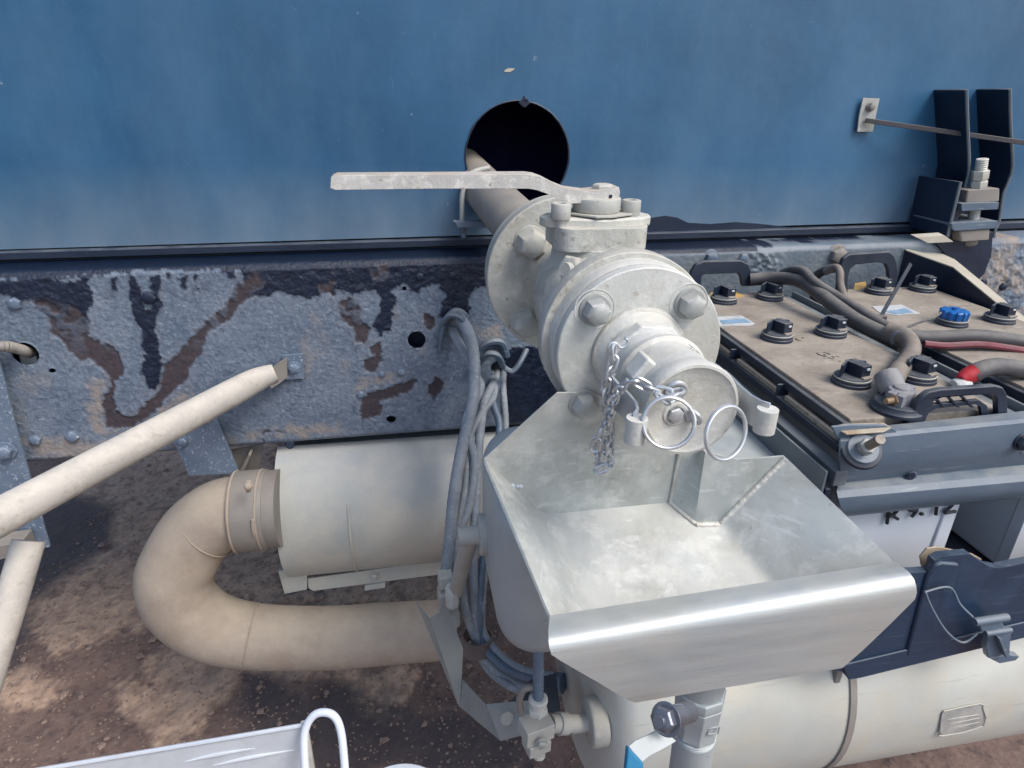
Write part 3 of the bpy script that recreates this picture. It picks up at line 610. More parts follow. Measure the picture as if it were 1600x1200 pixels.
mb = MB().lathe((ax0, .2, tz + .0045), (0, 0, 1), [(0, .031), (.002, .032), (.017, .032), (.0185, .031)], 36); obj("spindle_collar", mb, ALU2, va, bevel=.001)
# lever: bent bar
hy = .182
ft = [(517, 277), (524, 274), (680, 273), (826, 272), (840, 274), (853, 279), (870, 288), (888, 295), (919, 299), (955, 295), (967, 292), (969, 300), (966, 316), (920, 318), (893, 318), (874, 312), (855, 303), (838, 297), (826, 295), (680, 295), (524, 297), (516, 294)]
mb = MB().prism([UY(px, py, hy) for px, py in ft[:7] + ft[7:]], (0, .034, 0)); lv = obj("lever", mb, LEVER, va, bevel=.0042, seg=4)
e = UY(943, 297, hy + .012); mb = MB().lathe((e.x, hy + .017, e.z - .001), (0, 0, 1), [(0, .0145), (.006, .0145), (.0085, .012), (.009, .004)], 6, a0=.4); obj("spindle_tip", mb, ALU2, lv, bevel=.0015)
q = UY(954, 307, hy - .0005); mb = MB().lathe(q, (0, 1, 0), [(0, .0026), (.001, .0020)], 14); obj("pin_hole", mb, BLKG, lv)
# bolts
def flange_bolt(px, py, y0, r, h, name="flange_bolt", par=va, rot=0, mat=BOLT, wr=1.22):
    q = UY(px, py, y0 - h * .9); mb = MB().hexhead(V(q.x, y0, q.z), (0, -1, 0), r, h, washer=r * wr, rot=rot); obj(name, mb, mat, par, bevel=.0008)
for px, py, rot in ((935, 490, .2), (1085, 480, .45)): flange_bolt(px, py, 0, .0150, .015, rot=rot)
flange_bolt(917, 639, -.0042, .0150, .015, rot=.1)
flange_bolt(1068, 628, 0, .0150, .015)
flange_bolt(833, 383, .33, .0235, .026, rot=.5, mat=ALU2, wr=1.1); flange_bolt(824, 510, .33, .0225, .024, rot=.2, mat=ALU2, wr=1.1)
flange_bolt(868, 436, .33, .0235, .026, rot=.5, mat=ALU2, wr=1.1)
# shallow cast pads around the front bolts
for px, py in ((935, 490), (1085, 480)):
    q = UY(px, py, -.015); mb = MB(); ring(mb, (q.x, .0002, q.z), (0, 1, 0), .0225, .0008, 36, 6); obj("bolt_pad", mb, ALU, va)

# ---------------------------------------------------------------- camlock coupling and dust cap
cp = thing("hose_coupling", "short welded coupling neck on the round front flange", "coupling", (0, 0, 0))
mb = MB().lathe(FO * .7 + V(0, -.0005, -.002), (0, -1, 0), [(0, .052), (.004, .0525), (.008, .050), (.010, .0455), (.012, .0425), (.045, .0415), (.050, .0385), (.07, .0385)], 56); obj("neck", mb, ALU, cp)
mb = MB(); ring(mb, FO * .7 + V(0, -.003, -.002), (0, 1, 0), .0515, .0036, 60, 8); obj("weld_bead", mb, WELD, cp)
mb = MB().lathe(FO * .7 + V(0, -.022, -.002), (0, -1, 0), [(0, .0432), (.0, .0475), (.016, .0475), (.018, .0435)], 8, a0=.3); obj("hexagon", mb, ALU, cp, bevel=.002)
dc = thing("dust_cap", "round dust cap with two cam levers and finger rings on the coupling", "cap", (0, -.11, 0))
mb = MB().lathe((.005, -.066, -.004), (0, -1, 0), [(0, .036), (.0, .0455), (.0015, .0482), (.009, .0488), (.0105, .0478), (.0125, .0448), (.018, .0440), (.058, .0452), (.0605, .0456), (.066, .0470), (.070, .0478), (.078, .0478), (.081, .0465), (.0815, .044), (.0795, .041), (.0790, .02)], 72)
obj("cap_body", mb, ALU, dc)
# raised cast marks
for k in range(7):
    a = math.radians(58 - k * 3.2); p_ = V(math.cos(a) * .0452, -.094, math.sin(a) * .0452)
    mb = MB().box(p_, (.0022, .0045 if k % 2 else .003, .0008), Matrix.Rotation(math.pi / 2 - a, 3, 'Y')); mb.box(p_ + V(0, .006, 0), (.0020, .0022, .0008), Matrix.Rotation(math.pi / 2 - a, 3, 'Y')); obj("cast_mark", mb, ALU, dc)
# centre boss, eye washer and s-hook
q = UY(1055, 647, -.1455)
mb = MB().lathe(q + V(0, .002, 0), (0, -1, 0), [(0, .0125), (.002, .0125), (.003, .0115), (.003, .0085), (.001, .0085), (.001, .002)], 28); obj("centre_boss", mb, ALU, dc, bevel=.0004)
mb = MB().hexhead(q, (0, -1, 0), .0078, .0045, rot=.3); obj("centre_rivet", mb, STEEL, dc)
mb = MB(); q2 = UY(1080, 641, -.151); mb.prism([q + V(.006, -.002, .006), q + V(.018, -.002, .001), q + V(.020, -.002, -.006), q + V(.012, -.002, -.008)], (0, -.0015, 0)); mb.tube([q + V(.012, -.004, .006), q + V(.018, -.010, .002), q + V(.021, -.009, -.006), q + V(.016, -.004, -.007)], .0022, 8); obj("swivel_tab", mb, STEEL, dc)
q3 = UY(1057, 610, -.1475); mb = MB(); ring(mb, q3, (0.1, 1, .2), .0085, .0022, 30, 8); obj("eye_washer", mb, STEEL, dc)
for sgn, nm in ((-1, "l"), (1, "r")):
    mb = MB()
    X0 = sgn * .0465 + .005
    # cam ear block
    aE = math.radians(143 if sgn < 0 else -18); mb.box((.005 + .047 * math.cos(aE), -.104, -.004 + .047 * math.sin(aE)), (.013, .026, .026), Matrix.Rotation(-aE, 3, "Y")); obj("cam_ear", mb, ALU, dc, bevel=.003, seg=3)
    rows = []
    path = [(X0 + sgn * .008, -.082), (X0 + sgn * .013, -.090), (X0 + sgn * .0125, -.105), (X0 + sgn * .010, -.130), (X0 + sgn * .010, -.150), (X0 + sgn * .013, -.162), (X0 + sgn * .018, -.169)]
    for k, (x_, y_) in enumerate(path): rows.append([V(x_, y_, z_ - .005) for z_ in (.0150, .008, -.006, -.0135)])
    mb = MB().grid(rows); lvr = obj("cam_lever", mb, STEEL, dc, solid=.0026)
    e_ = V(X0 + sgn * .016, -.170, -.005)
    mb = MB().lathe(e_ + V(0, 0, -.0135), (0, 0, 1), [(0, .0030), (.0, .0098), (.024, .0098), (.024, .003)], 24); obj("lever_end", mb, ALU, lvr, bevel=.0006)
for px, py, d, R, ax in ((1044, 660, .560, .0225, (.25, 1, -.35)), (1134, 676, .572, .0245, (-.35, 1, -.25))):
    mb = MB(); ring(mb, UD(px, py, d), ax, R, .0017, 56, 8); ring(mb, UD(px + 1, py + 1, d - .0034), ax, R * .985, .0017, 56, 8); obj("finger_ring", mb, STEEL, dc)

# ---------------------------------------------------------------- chain
def resample(pts, step):
    P = [Vector(p) for p in pts]; Q = []
    for i in range(len(P) - 1):
        p0, p1, p2, p3 = P[max(0, i - 1)], P[i], P[i + 1], P[min(len(P) - 1, i + 2)]
        for k in range(24):
            t = k / 24; Q.append(.5 * ((2 * p1) + (p2 - p0) * t + (2 * p0 - 5 * p1 + 4 * p2 - p3) * t * t + (3 * p1 - p0 - 3 * p2 + p3) * t ** 3))
    Q.append(P[-1]); out = [Q[0]]; acc = 0
    for a, b_ in zip(Q, Q[1:]):
        acc += (b_ - a).length
        if acc >= step: out.append(b_); acc = 0
    return out
def link_mesh(L=.0080, W=.0044, r=.00160):
    pts = []
    for k in range(14):
        a = 2 * math.pi * k / 14; pts.append(V(W * math.cos(a), 0, math.sin(a) * W + (L - W) * (1 if math.sin(a) > 1e-6 else (-1 if math.sin(a) < -1e-6 else 0))))
    return MB().tube(pts, r, 7, closed=True, sub=2)
ch = thing("cap_chain", "small steel chain looped from coupling neck to cap and hanging in a knot", "chain", UY(965, 545, -.085))
link0 = obj("link", link_mesh(), STEEL, ch); link0.location = (0, 0, 0)
proto_me = link0.data
off = parent_world(ch)
# the mesh was shifted by the parent offset: bring it back to its own centre
proto_me.transform(Matrix.Translation(off)); first = [True]
rl = random.Random(11)
def chain(pts, step=.0118, roll=0):
    P = resample(pts, step)
    for i in range(len(P) - 1):
        a, b_ = P[i], P[i + 1]; d = (b_ - a).normalized(); q = d.to_track_quat('Z', 'Y').to_matrix().to_4x4() @ Matrix.Rotation(math.radians(roll + 90 * (i % 2) + rl.uniform(-14, 14)), 4, 'Z')
        if first[0]: o = link0; first[0] = False
        else: o = link0.copy(); COL.objects.link(o); o.parent = ch
        o.matrix_local = Matrix.Translation((a + b_) / 2 - off) @ q
c7 = lambda pts, Y: [UY(880 + p[0] * .225, 500 + p[1] * .225, Y if len(p) < 3 else p[2]) for p in pts]
chain(c7([(352, 190), (372, 232), (345, 280), (330, 350), (305, 430), (288, 520), (292, 600), (300, 680), (290, 760), (255, 850), (240, 930), (245, 1010), (275, 1060)], -.090), roll=40)
chain(c7([(820, 490, -.160), (770, 515, -.162), (700, 500, -.160), (640, 490, -.156), (570, 460, -.160), (500, 425, -.155), (440, 440, -.148), (395, 475, -.138), (355, 540, -.12), (330, 620, -.108), (310, 700, -.096), (300, 790, -.095), (295, 880, -.095), (300, 960, -.095), (335, 1000, -.095)], -.1), roll=10)
chain(c7([(790, 530, -.163), (750, 565, -.166), (700, 560, -.168), (640, 510, -.165)], -.16), roll=70)
chain(c7([(335, 1005), (325, 940), (330, 860), (335, 780), (325, 700)], -.088), roll=20)
chain(c7([(215, 900), (235, 830), (265, 760), (285, 700)], -.102), roll=60)
chain(c7([(240, 1045), (285, 1010), (330, 1060)], -.1), roll=0)
mb = MB().tube(c7([(330, 235), (315, 200), (330, 165), (365, 160), (395, 190), (430, 180), (450, 145), (430, 125)], -.082), .0016, 8); obj("s_hook", mb, STEEL, ch)

# ---------------------------------------------------------------- catch tray
tr = thing("catch_tray", "folded stainless drip tray bolted under the round flange", "tray", (0, -.1, -.15))
T = .003
A = UY(755, 716, -.001); A1 = UY(870, 612, -.001); A2 = UY(962, 610, -.001); A3 = UY(1062, 690, -.001); A4 = UY(1045, 783, -.001); A5 = UY(848, 803, -.001)
hb = UY(917, 639, -.015)
cut = []
for k in range(10):   # shallow scallop around the coupling
    a = math.radians(200 + 120 * k / 9); cut.append(V(.004 + .056 * math.cos(a), -.001, .056 * math.sin(a)))
top = [A, A1, UY(900, 610, -.001)] + [p for p in cut if p.x > UY(930, 612, -.001).x]
mb = MB().prism([A, A1, UY(925, 611, -.001), V(-.03, -.001, -.056), V(.01, -.001, -.060), V(.045, -.001, -.055), A3, A4, A5], (0, -T, 0)); obj("back_plate", mb, TRAYD, tr, bevel=.0007)
yN = -.034
N2 = UY(1085, 818, yN); N3 = UY(1122, 818, yN); N4 = UY(1225, 712, yN)
def quad(name, pts, mat, bev=.0006, th=T, par=tr):
    pts = [Vector(p) for p in pts]; nrm = (pts[1] - pts[0]).cross(pts[2] - pts[0]).normalized()
    mb = MB().prism(pts, nrm * th); return obj(name, mb, mat, par, bevel=bev)
FLp = UY(985, 1070, -.205); FRp = UY(1296, 1030, -.205)
BL_ = UY(859, 966, -.168); BR_ = UY(1400, 881, -.168)
# curved transition between the back plate and the recessed panel
rows = []
for s_, py in ((0, 0), (1, 1)):
    pass
def arc3(p0, p1, p2, n_=7): return [p0 * (1 - t) ** 2 + p1 * 2 * t * (1 - t) + p2 * t * t for t in [k / n_ for k in range(n_ + 1)]]
tp = [UY(1062, 690, -.003), UY(1095, 698, -.010), UY(1103, 706, yN), UY(1150, 717, yN), UY(1190, 715, yN), N4]
bt = [A4 + V(0, -.002, 0), UY(1062, 800, -.018), N2, UY(1098, 819, yN), UY(1110, 819, yN), N3]
rows = [[t_.lerp(b_, k / 6) for k in range(7)] for t_, b_ in zip(tp, bt)]
mb = MB().grid(rows); obj("recess_panel", mb, TRAYD, tr, solid=.003, angle=60)
PLt, PRt = UY(862, 1022, -.205), UY(1424, 935, -.206)
def poly_at(t):
    LT = A.lerp(BL_, t / .82) if t < .82 else BL_.lerp(PLt, (t - .82) / .18)
    RT = N4.lerp(BR_, t / .82) if t < .82 else BR_.lerp(PRt, (t - .82) / .18)
    return [LT, A5.lerp(FLp, t), A4.lerp(FLp.lerp(FRp, .45), t), N2.lerp(FLp.lerp(FRp, .8), t), N3.lerp(FRp, t), RT]
rows = []
for k in range(29):
    P_ = poly_at(k / 28); out = [P_[0], P_[0].lerp(P_[1], .5)]
    for c_ in (1, 4):
        a = P_[c_ - 1]; m_ = P_[c_]; b_ = P_[c_ + 1]; ra = .015
        pa = m_ + (a - m_).normalized() * min(ra, (a - m_).length * .45); pb_ = m_ + (b_ - m_).normalized() * min(ra, (b_ - m_).length * .45)
        if c_ == 4: out.append(P_[3])
        out += [pa * (1 - u) ** 2 + m_ * 2 * u * (1 - u) + pb_ * u * u for u in (0, .2, .4, .6, .8, 1)]
        if c_ == 1: out.append(P_[2])
    out += [P_[4].lerp(P_[5], .55), P_[5]]
    rows.append(out)
obj("folded_sheet", MB().grid(rows), TRAYD, tr, solid=.003, angle=50)
# front lip: flat strip, rounded fold, skirt
edge = [((859, 964), (1400, 880), -.168), ((858, 975), (1407, 886), -.180), ((857, 986), (1416, 892), -.1915), ((857, 995), (1422, 898), -.1985), ((857, 1003), (1427, 906), -.2035), ((858, 1012), (1430, 915), -.2068), ((862, 1022), (1431, 925), -.2085),
        ((876, 1031), (1428, 935), -.2092), ((900, 1045), (1413, 950), -.2095), ((930, 1062), (1390, 973), -.2095), ((960, 1080), (1365, 997), -.2095), ((985, 1094), (1345, 1016), -.2095), ((992, 1096), (1315, 1042), -.2095)]
rows = []
for (l, r, y_) in edge:
    a, b_ = UY(*l, y_), UY(*r, y_); rows.append([a.lerp(b_, k / 30) for k in range(31)])
mb = MB().grid(rows); obj("front_lip", mb, TRAYM, tr, solid=.003, angle=50)
# welds
def weld(p0, p1, r=.0035, n_=26, par=tr, mat=WELD):
    mb = MB(); p0, p1 = Vector(p0), Vector(p1); d = (p1 - p0).normalized()
    pts = [p0.lerp(p1, k / n_) + V(rl.uniform(-1, 1), rl.uniform(-1, 1), rl.uniform(-1, 1)) * r * .06 for k in range(n_ + 1)]
    mb.tube(pts, [r * rl.uniform(.92, 1.06) for _ in pts], 8, sub=2); return obj("weld_seam", mb, mat, par, angle=70)
weld(N3 + V(.001, -.003, .001), N4 + V(0, -.003, -.003), .0040, 40); weld(UY(1062, 706, -.006), A4 + V(0, -.004, 0), .0026, 20)
weld(N2 + V(0, -.003, 0), N3 + V(0, -.003, 0), .0042, 10); weld(A4 + V(0, -.004, .001), N2 + V(0, -.003, .001), .0036, 12)
sp_ = UY(806, 762, -.004); mb = MB()
for k in range(9): mb.lathe(sp_ + V(rl.uniform(-.008, .008), 0, rl.uniform(-.010, .008)), (0, -1, 0), [(0, .0032 * rl.uniform(.5, 1.1)), (.002, .001)], 7)
obj("weld_spatter", mb, WHITES, tr)
# hanging valve socket below tray
bv = thing("drain_ball_valve", "small stainless drain valve with blue sleeved lever below the tray", "valve", UY(1095, 1085, -.16))
q = UY(1096, 1072, -.165); dn = (UY(1078, 1200, -.165) - q); dn = V(dn.x * .9, 0, dn.z).normalized()
mb = MB().cyl(q - dn * .03, q + dn * .01, .024); mb.lathe(q + dn * .002, dn, [(0, .027), (.002, .0285), (.014, .0285), (.017, .026)], 8, a0=.25); obj("inlet_hexagon", mb, TANK, bv, bevel=.0012)
mb = MB().lathe(q + dn * .016, dn, [(0, .0265), (.002, .0285), (.022, .0275), (.040, .0245), (.050, .0255), (.055, .026), (.056, .0205), (.060, .0205)], 8, a0=.25); obj("valve_body", mb, TANK, bv, bevel=.0018)
mb = MB().lathe(q + dn * .074, dn, [(0, .0235), (.001, .0248), (.003, .0235), (.004, .0248), (.006, .0235), (.007, .0243), (.03, .0243), (.10, .0243)], 32); obj("outlet_pipe", mb, TANK, bv)
q5 = q + dn * .044 + V(.008, -.026, 0)
fr_ = MB(); 
for dx0, dz0, lx, lz in ((0, .005, .013, .0012), (0, -.005, .013, .0012), (-.0065, 0, .0012, .011), (.0065, 0, .0012, .011)): fr_.box(q5 + V(0, .0012, 0) + V(dx0, 0, dz0), (lx, .0015, lz))
obj("stamped_square", fr_, TANK, bv)
st = UD(1040, 1124, .600)
mb = MB().cyl(UD(1078, 1112, .635), st, .010); mb.prism([UD(*p, .622) for p in ((1052, 1100), (1066, 1100), (1072, 1112), (1064, 1132), (1058, 1155), (1046, 1160), (1042, 1140), (1046, 1112))], UD(1060, 1130, .615) - UD(1060, 1130, .622)); obj("stem_plate", mb, DKST, bv, bevel=.001)
mb = MB(); ax_ = (st - UD(1078, 1112, .635)).normalized()
mb.lathe(st - ax_ * .002, ax_, [(0, .0155), (.002, .0155)], 24); mb.hexhead(st, ax_, .0125, .009, rot=.3); mb.cyl(st, st + ax_ * .014, .006); obj("stem_nut", mb, DKST, bv, bevel=.0006)
pl = [(UD(1032, 1137, .612), UD(1056, 1158, .612)), (UD(1012, 1148, .604), UD(1036, 1170, .604)), (UD(992, 1157, .597), UD(1014, 1181, .597)), (UD(981, 1166, .590), UD(1001, 1192, .590))]
mb = MB().grid([[a, b_] for a, b_ in pl]); lv2 = obj("lever_arm", mb, TANK, bv, solid=.0025, bevel=.0005)
mb = MB().grid([[UD(979, 1164, .590), UD(1004, 1190, .590)], [UD(974, 1215, .585), UD(1003, 1230, .585)]]); obj("blue_sleeve", mb, SLEEVE, bv, solid=.008, bevel=.002)

# ---------------------------------------------------------------- fuel tank (rounded box) and lower air tank
def round_box(x0, x1, y0, y1, z0, z1, r, seg=6):
    b = bmesh.new(); bmesh.ops.create_cube(b, size=1)
    for v in b.verts: v.co = V(x0 if v.co.x < 0 else x1, y0 if v.co.y < 0 else y1, z0 if v.co.z < 0 else z1)
    bmesh.ops.bevel(b, geom=b.edges[:], offset=r, segments=seg, profile=.5, affect='EDGES')
    mb = MB(); b.verts.index_update(); mb.add([v.co.copy() for v in b.verts], [[v.index for v in f.verts] for f in b.faces]); b.free(); return mb
ft_ = thing("fuel_tank", "rounded aluminium tank behind and below the catch tray", "tank", (.07, .1, -.46))
obj("tank_shell", round_box(-.146, .325, .012, .29, -.50, -.218, .062, 8), TANK, ft_, angle=60)
q = UX(768, 905, -.134); mb = MB().lathe((-.145, .20, -.39), (-1, 0, 0), [(0, .034), (.010, .034), (.012, .031), (.012, .016), (.045, .016)], 32); obj("inlet_boss", mb, ALU2, ft_, bevel=.001)
for k in range(3): pass
at = thing("air_tank", "cream dusty cylindrical tank low at right under the black battery cover", "tank", (.4, .17, -.70))
TY, TZ, TR = .200, -.685, .240
prf = [(0, .05), (0, TR * .6), (.006, TR * .8), (.018, TR * .92), (.035, TR * .98), (.05, TR)] + [(.05 + 1.25, TR)] + [(1.35, .19), (1.37, .1)]
obj("tank_shell", MB().lathe((.01, TY, TZ), (1, -.004, .02), [(t, r) for t, r in prf], 96), TANK2, at, angle=50)
def oncyl(px, py, lift=0.0):   # point on the front of the tank cylinder along the pixel ray
    r = ray(px, py); oy, oz = C.y - TY, C.z - (TZ + .02 * .3); a = r.y ** 2 + r.z ** 2; b_ = 2 * (oy * r.y + oz * r.z); c_ = oy ** 2 + oz ** 2 - (TR + lift) ** 2
    D = b_ * b_ - 4 * a * c_
    if D < 0: return C + r * (-b_ / 2 / a)
    return C + r * ((-b_ - math.sqrt(D)) / 2 / a)
xs_ = oncyl(1331, 1100).x; rows = []
for k in range(30):
    a = math.radians(60 + k * 6.2)      # around the front, from the top
    n_ = V(0, -math.sin(a), math.cos(a)); rows.append([V(x_, TY, TZ + .02 * x_) + n_ * (TR + .0035) for x_ in (xs_ - .006, xs_ + .006)])
obj("steel_strap", MB().grid(rows), GREYP, at, solid=.003, bevel=.0008)
lp = [(1470, 1112), (1480, 1107), (1528, 1097), (1533, 1104), (1534, 1132), (1470, 1147), (1466, 1140)]
LP = [oncyl(px, py, .0015) for px, py in lp]; nl = (oncyl(1500, 1122, .003) - oncyl(1500, 1122, 0)); nv = (LP[2] - LP[0]).cross(LP[4] - LP[0]).normalized(); nv = nv if nv.y < 0 else -nv
obj("foil_label", MB().prism([p + nv * .002 for p in LP], nv * .0012), FOIL, at, bevel=.0008)
mb = MB().tube([p + nv * .0035 for p in LP], .0012, 6, closed=True, sub=2); obj("label_edge", mb, ALU2, at)
for f_ in (.3, .5, .72):
    a = LP[0].lerp(LP[5], f_); b_ = LP[3].lerp(LP[4], f_); mb = MB().tube([a.lerp(b_, .12) + nv * .003, a.lerp(b_, .5) + nv * .0036, a.lerp(b_, .9) + nv * .003], .0009, 6); obj("label_crease", mb, ALU2, at)
qf = UX(905, 1130, -.02); qf2 = V(-.0, qf.y, qf.z)
mb = MB().lathe(qf + V(.04, 0, 0), (-1, 0, 0), [(0, .038), (.022, .038), (.026, .036), (.028, .030), (.028, .014), (.055, .014)], 36); obj("end_flange", mb, ALU2, at, bevel=.002)
mb = MB().box(oncyl(1305, 1050) + V(0, -.004, .0), (.012, .012, .03)); obj("small_lug", mb, GREYP, at, bevel=.003)

# ---------------------------------------------------------------- muffler, elbow hose
mf = thing("muffler", "pale dusty cylindrical muffler with sheet heat shield below chassis rail", "muffler", (-.4, .66, -.62))
MY, MZ, MR = .76, -.668, .178
xa = UY(425, 780, MY - MR).x; xb = .1
pts = []
def onm(px, py):
    r = ray(px, py); oy, oz = C.y - MY, C.z - MZ; a = r.y ** 2 + r.z ** 2; b_ = 2 * (oy * r.y + oz * r.z); c_ = oy ** 2 + oz ** 2 - MR ** 2; D = b_ * b_ - 4 * a * c_
    return C + r * ((-b_ - math.sqrt(max(D, 0))) / 2 / a)
rows = []
xl_ = onm(428, 760).x
for a in np.linspace(math.radians(-80), math.radians(60), 34):
    rows.append([V(xl_ + (xb - xl_) * k / 24, MY - math.cos(a) * MR, MZ - math.sin(a) * MR) for k in range(25)])
obj("heat_shield", MB().grid(rows), MUFF, mf, solid=.003)
obj("inner_drum", MB().lathe((xl_ + .01, MY, MZ), (1, 0, 0), [(0, MR - .03), (0, MR - .012), (xb - xl_ - .02, MR - .012)], 48), GREYB, mf)
mb = MB(); 
for k, x_ in enumerate(np.linspace(xl_ + .16, xl_ + .162, 1)):
    rr_ = [V(x_, MY - math.cos(a) * (MR + .003), MZ - math.sin(a) * (MR + .003)) for a in np.linspace(-.5, 1.2, 16)]; mb.tube(rr_, .003, 6, sub=1)
obj("pressed_rib", mb, MUFF, mf)
ys = MY - MR - .006
def fq(px, py, y): return UY(px, py, y)
lowy = MY - .118
mb = MB().prism([fq(481, 903, lowy), fq(690, 874, lowy), fq(690, 896, lowy), fq(490, 922, lowy), fq(482, 918, lowy)], (0, -.004, 0)); obj("clamp_strip", mb, MUFF, mf, bevel=.002)
mb = MB().prism([fq(434, 893, lowy - .004), fq(476, 885, lowy - .004), fq(480, 892, lowy - .004), fq(480, 922, lowy - .004), fq(444, 929, lowy - .004)], (0, .06, 0)); obj("end_bracket", mb, MUFF, mf, bevel=.003)
mb = MB().hexhead(fq(585, 899, lowy - .004), (0, -1, 0), .009, .006, washer=.012); obj("strip_bolt", mb, ALU2, mf)
mb = MB().prism([fq(570, 912, lowy + .002), fq(602, 907, lowy + .002), fq(602, 914, lowy + .002), fq(570, 919, lowy + .002)], (0, -.01, 0)); obj("strip_foot", mb, MUFF, mf, bevel=.001)
mb = MB().lathe(UY(453, 695, MY - MR - .004), (0, -1, 0.3), [(0, .009), (.001, .008)], 16); obj("shield_hole", mb, BLKG, mf)
# inlet stub + collar clamp
cA = UY(425, 795, .60); cB = UY(368, 798, .60)
cen = lambda px, py, y=.62: UY(px, py, y)
mb = MB().lathe(cen(440, 793), cen(370, 799) - cen(440, 793), [(0, .086), (.03, .086), (.031, .080), (.09, .080)], 40); obj("inlet_stub", mb, GREYP, mf)
sc_ = (cen(400, 797) - C).dot(-M.row[2]) if False else 1.4
dcl = cen(370, 799) - cen(420, 795); ln = dcl.length
cl = thing("hose_clamp", "wide sheet metal clamp joining beige hose to the muffler inlet", "clamp", cen(395, 797))
mb = MB().lathe(cen(421, 795), dcl, [(0, .084), (0, .088), (.004, .0895), (ln - .004, .0895), (ln, .088), (ln, .084)], 48); obj("clamp_band", mb, GREYP, cl, bevel=.0012)
mb = MB(); ring(mb, cen(372, 799), dcl, .0895, .003, 48, 6); ring(mb, cen(412, 796), dcl, .0895, .0025, 48, 6); obj("rolled_edge", mb, PIPE, cl)
mb = MB().hexhead(UY(389, 758, .535), (0, -1, .2), .009, .012); mb.cyl(UY(389, 752, .535), UY(388, 768, .535), .005); obj("clamp_screw", mb, PIPE, cl)
mb = MB().tube([UY(395, 812, .532), UY(396, 830, .53), UY(402, 847, .54)], .004, 8); obj("clamp_link", mb, PIPE, cl)
hs_ = thing("beige_elbow_hose", "thick beige dust covered hose bent in a u below the muffler", "hose", cen(300, 900))
yy = .62
hp = [(380, 799, .62), (345, 805, .62), (309, 832, .62), (284, 872, .61), (272, 905, .60), (284, 943, .595), (322, 975, .59), (370, 990, .585), (430, 996, .58), (520, 996, .575), (600, 990, .57), (660, 986, .568), (712, 982, .565)]
rad = [.079, .079, .080, .081, .081, .080, .078, .076, .074, .0735, .073, .072, .072]
mb = MB().tube([UY(*p) for p in hp], rad, 40, sub=6); obj("hose_wall", mb, PIPE, hs_, angle=80)
for i, j in ((7, .4), (1, .6)):
    a = UY(*hp[i]); b_ = UY(*hp[i + 1]); q = a.lerp(b_, j); mb = MB(); ring(mb, q, b_ - a, rad[i] + .0003, .0016, 56, 6); obj("joint_seam", mb, PIPE, hs_)

# ---------------------------------------------------------------- struts and small brackets left
st_ = thing("support_strut", "thick muddy grey tube rising from left edge to chassis rail", "strut", UY(400, 600, .66))
P0 = UY(430, 582, .672); P1 = UY(400, 594, .655); E1 = UD(-80, 850, .86)
mb = MB().tube([P0, P1, P1.lerp(E1, .12), P1.lerp(E1, .5), E1], [.0185, .0255, .0275, .0275, .0275], 28, sub=4); obj("strut_tube", mb, TUBEM, st_)
mb = MB().prism([UY(441, 554, .694), UY(474, 551, .694), UY(476, 590, .694), UY(443, 592, .694)], (0, -.006, 0)); obj("end_plate", mb, PLATE, st_, bevel=.001)
mb = MB().prism([UY(449, 557, .686), UY(450, 588, .686), UY(436, 599, .672), UY(424, 606, .662), UY(416, 586, .662), UY(432, 568, .672)], (0, -.007, 0)); obj("flattened_end", mb, GREYP, st_, bevel=.002)
mb = MB().hexhead(UY(460, 574, .688), (0, -1, 0), .011, .008, washer=.014); obj("bolt", mb, PLATE, st_, bevel=.0005)
mb = MB().tube([UD(45, 845, 1.0), UD(20, 930, .98), UD(-30, 1090, .95)], .0225, 24, sub=4); t2 = obj("lower_strut_tube", mb, TUBEM); tag(t2, "lower muddy tube slanting down from under the large strut", "strut")
lb = thing("mudguard_bracket", "speckled grey bracket plate at left edge carrying the tube struts", "bracket", UY(30, 700, .66))
mb = MB().prism([UY(-60, 520, .672), UY(0, 560, .672), UY(28, 669, .672), UY(80, 852, .672), UY(35, 862, .672), UY(-60, 830, .672)], (0, -.006, 0)); obj("bracket_plate", mb, PLATE, lb, bevel=.001)
mb = MB().hexhead(UY(9, 704, .664), (0, -1, 0), .016, .012, washer=.021, rot=.2); obj("bolt", mb, PLATE, lb, bevel=.0006)
mb = MB().prism([UY(-40, 838, .66), UY(50, 826, .66), UY(56, 842, .66), UY(-40, 868, .66)], (0, -.05, 0)); obj("clamp_block", mb, GREYP, lb, bevel=.003)
hb_ = thing("hanging_bracket", "speckled rectangular plate hanging below the rail beside the strut", "bracket", UY(320, 690, .66))
mb = MB().prism([UY(258, 655, .676), UY(334, 640, .676), UY(375, 738, .676), UY(296, 742, .676), UY(270, 684, .676)], (0, -.004, 0)); obj("bracket_plate", mb, PLATE, hb_, bevel=.0008)
mb = MB().hexhead(UY(286, 689, .671), (0, -1, 0), .010, .007, washer=.013); obj("bolt", mb, PLATE, hb_, bevel=.0005)
mb = MB().hexhead(UY(322, 653, .671), (0, -1, 0), .010, .007, washer=.012); obj("bolt", mb, TUBEM, hb_, bevel=.0005)
gs = thing("hanger_gusset", "folded brown grey hanger plate between bracket and muffler", "bracket", UY(390, 715, .72))
mb = MB().prism([UY(362, 702, .73), UY(412, 692, .73), UY(405, 735, .73), UY(384, 742, .73), UY(372, 735, .73)], (0, -.004, 0)); mb.prism([UY(372, 738, .72), UY(392, 700, .72), UY(396, 702, .72), UY(378, 742, .72)], (0, -.03, 0)); obj("gusset_plate", mb, GREYP, gs, bevel=.0008)
print("PART2")

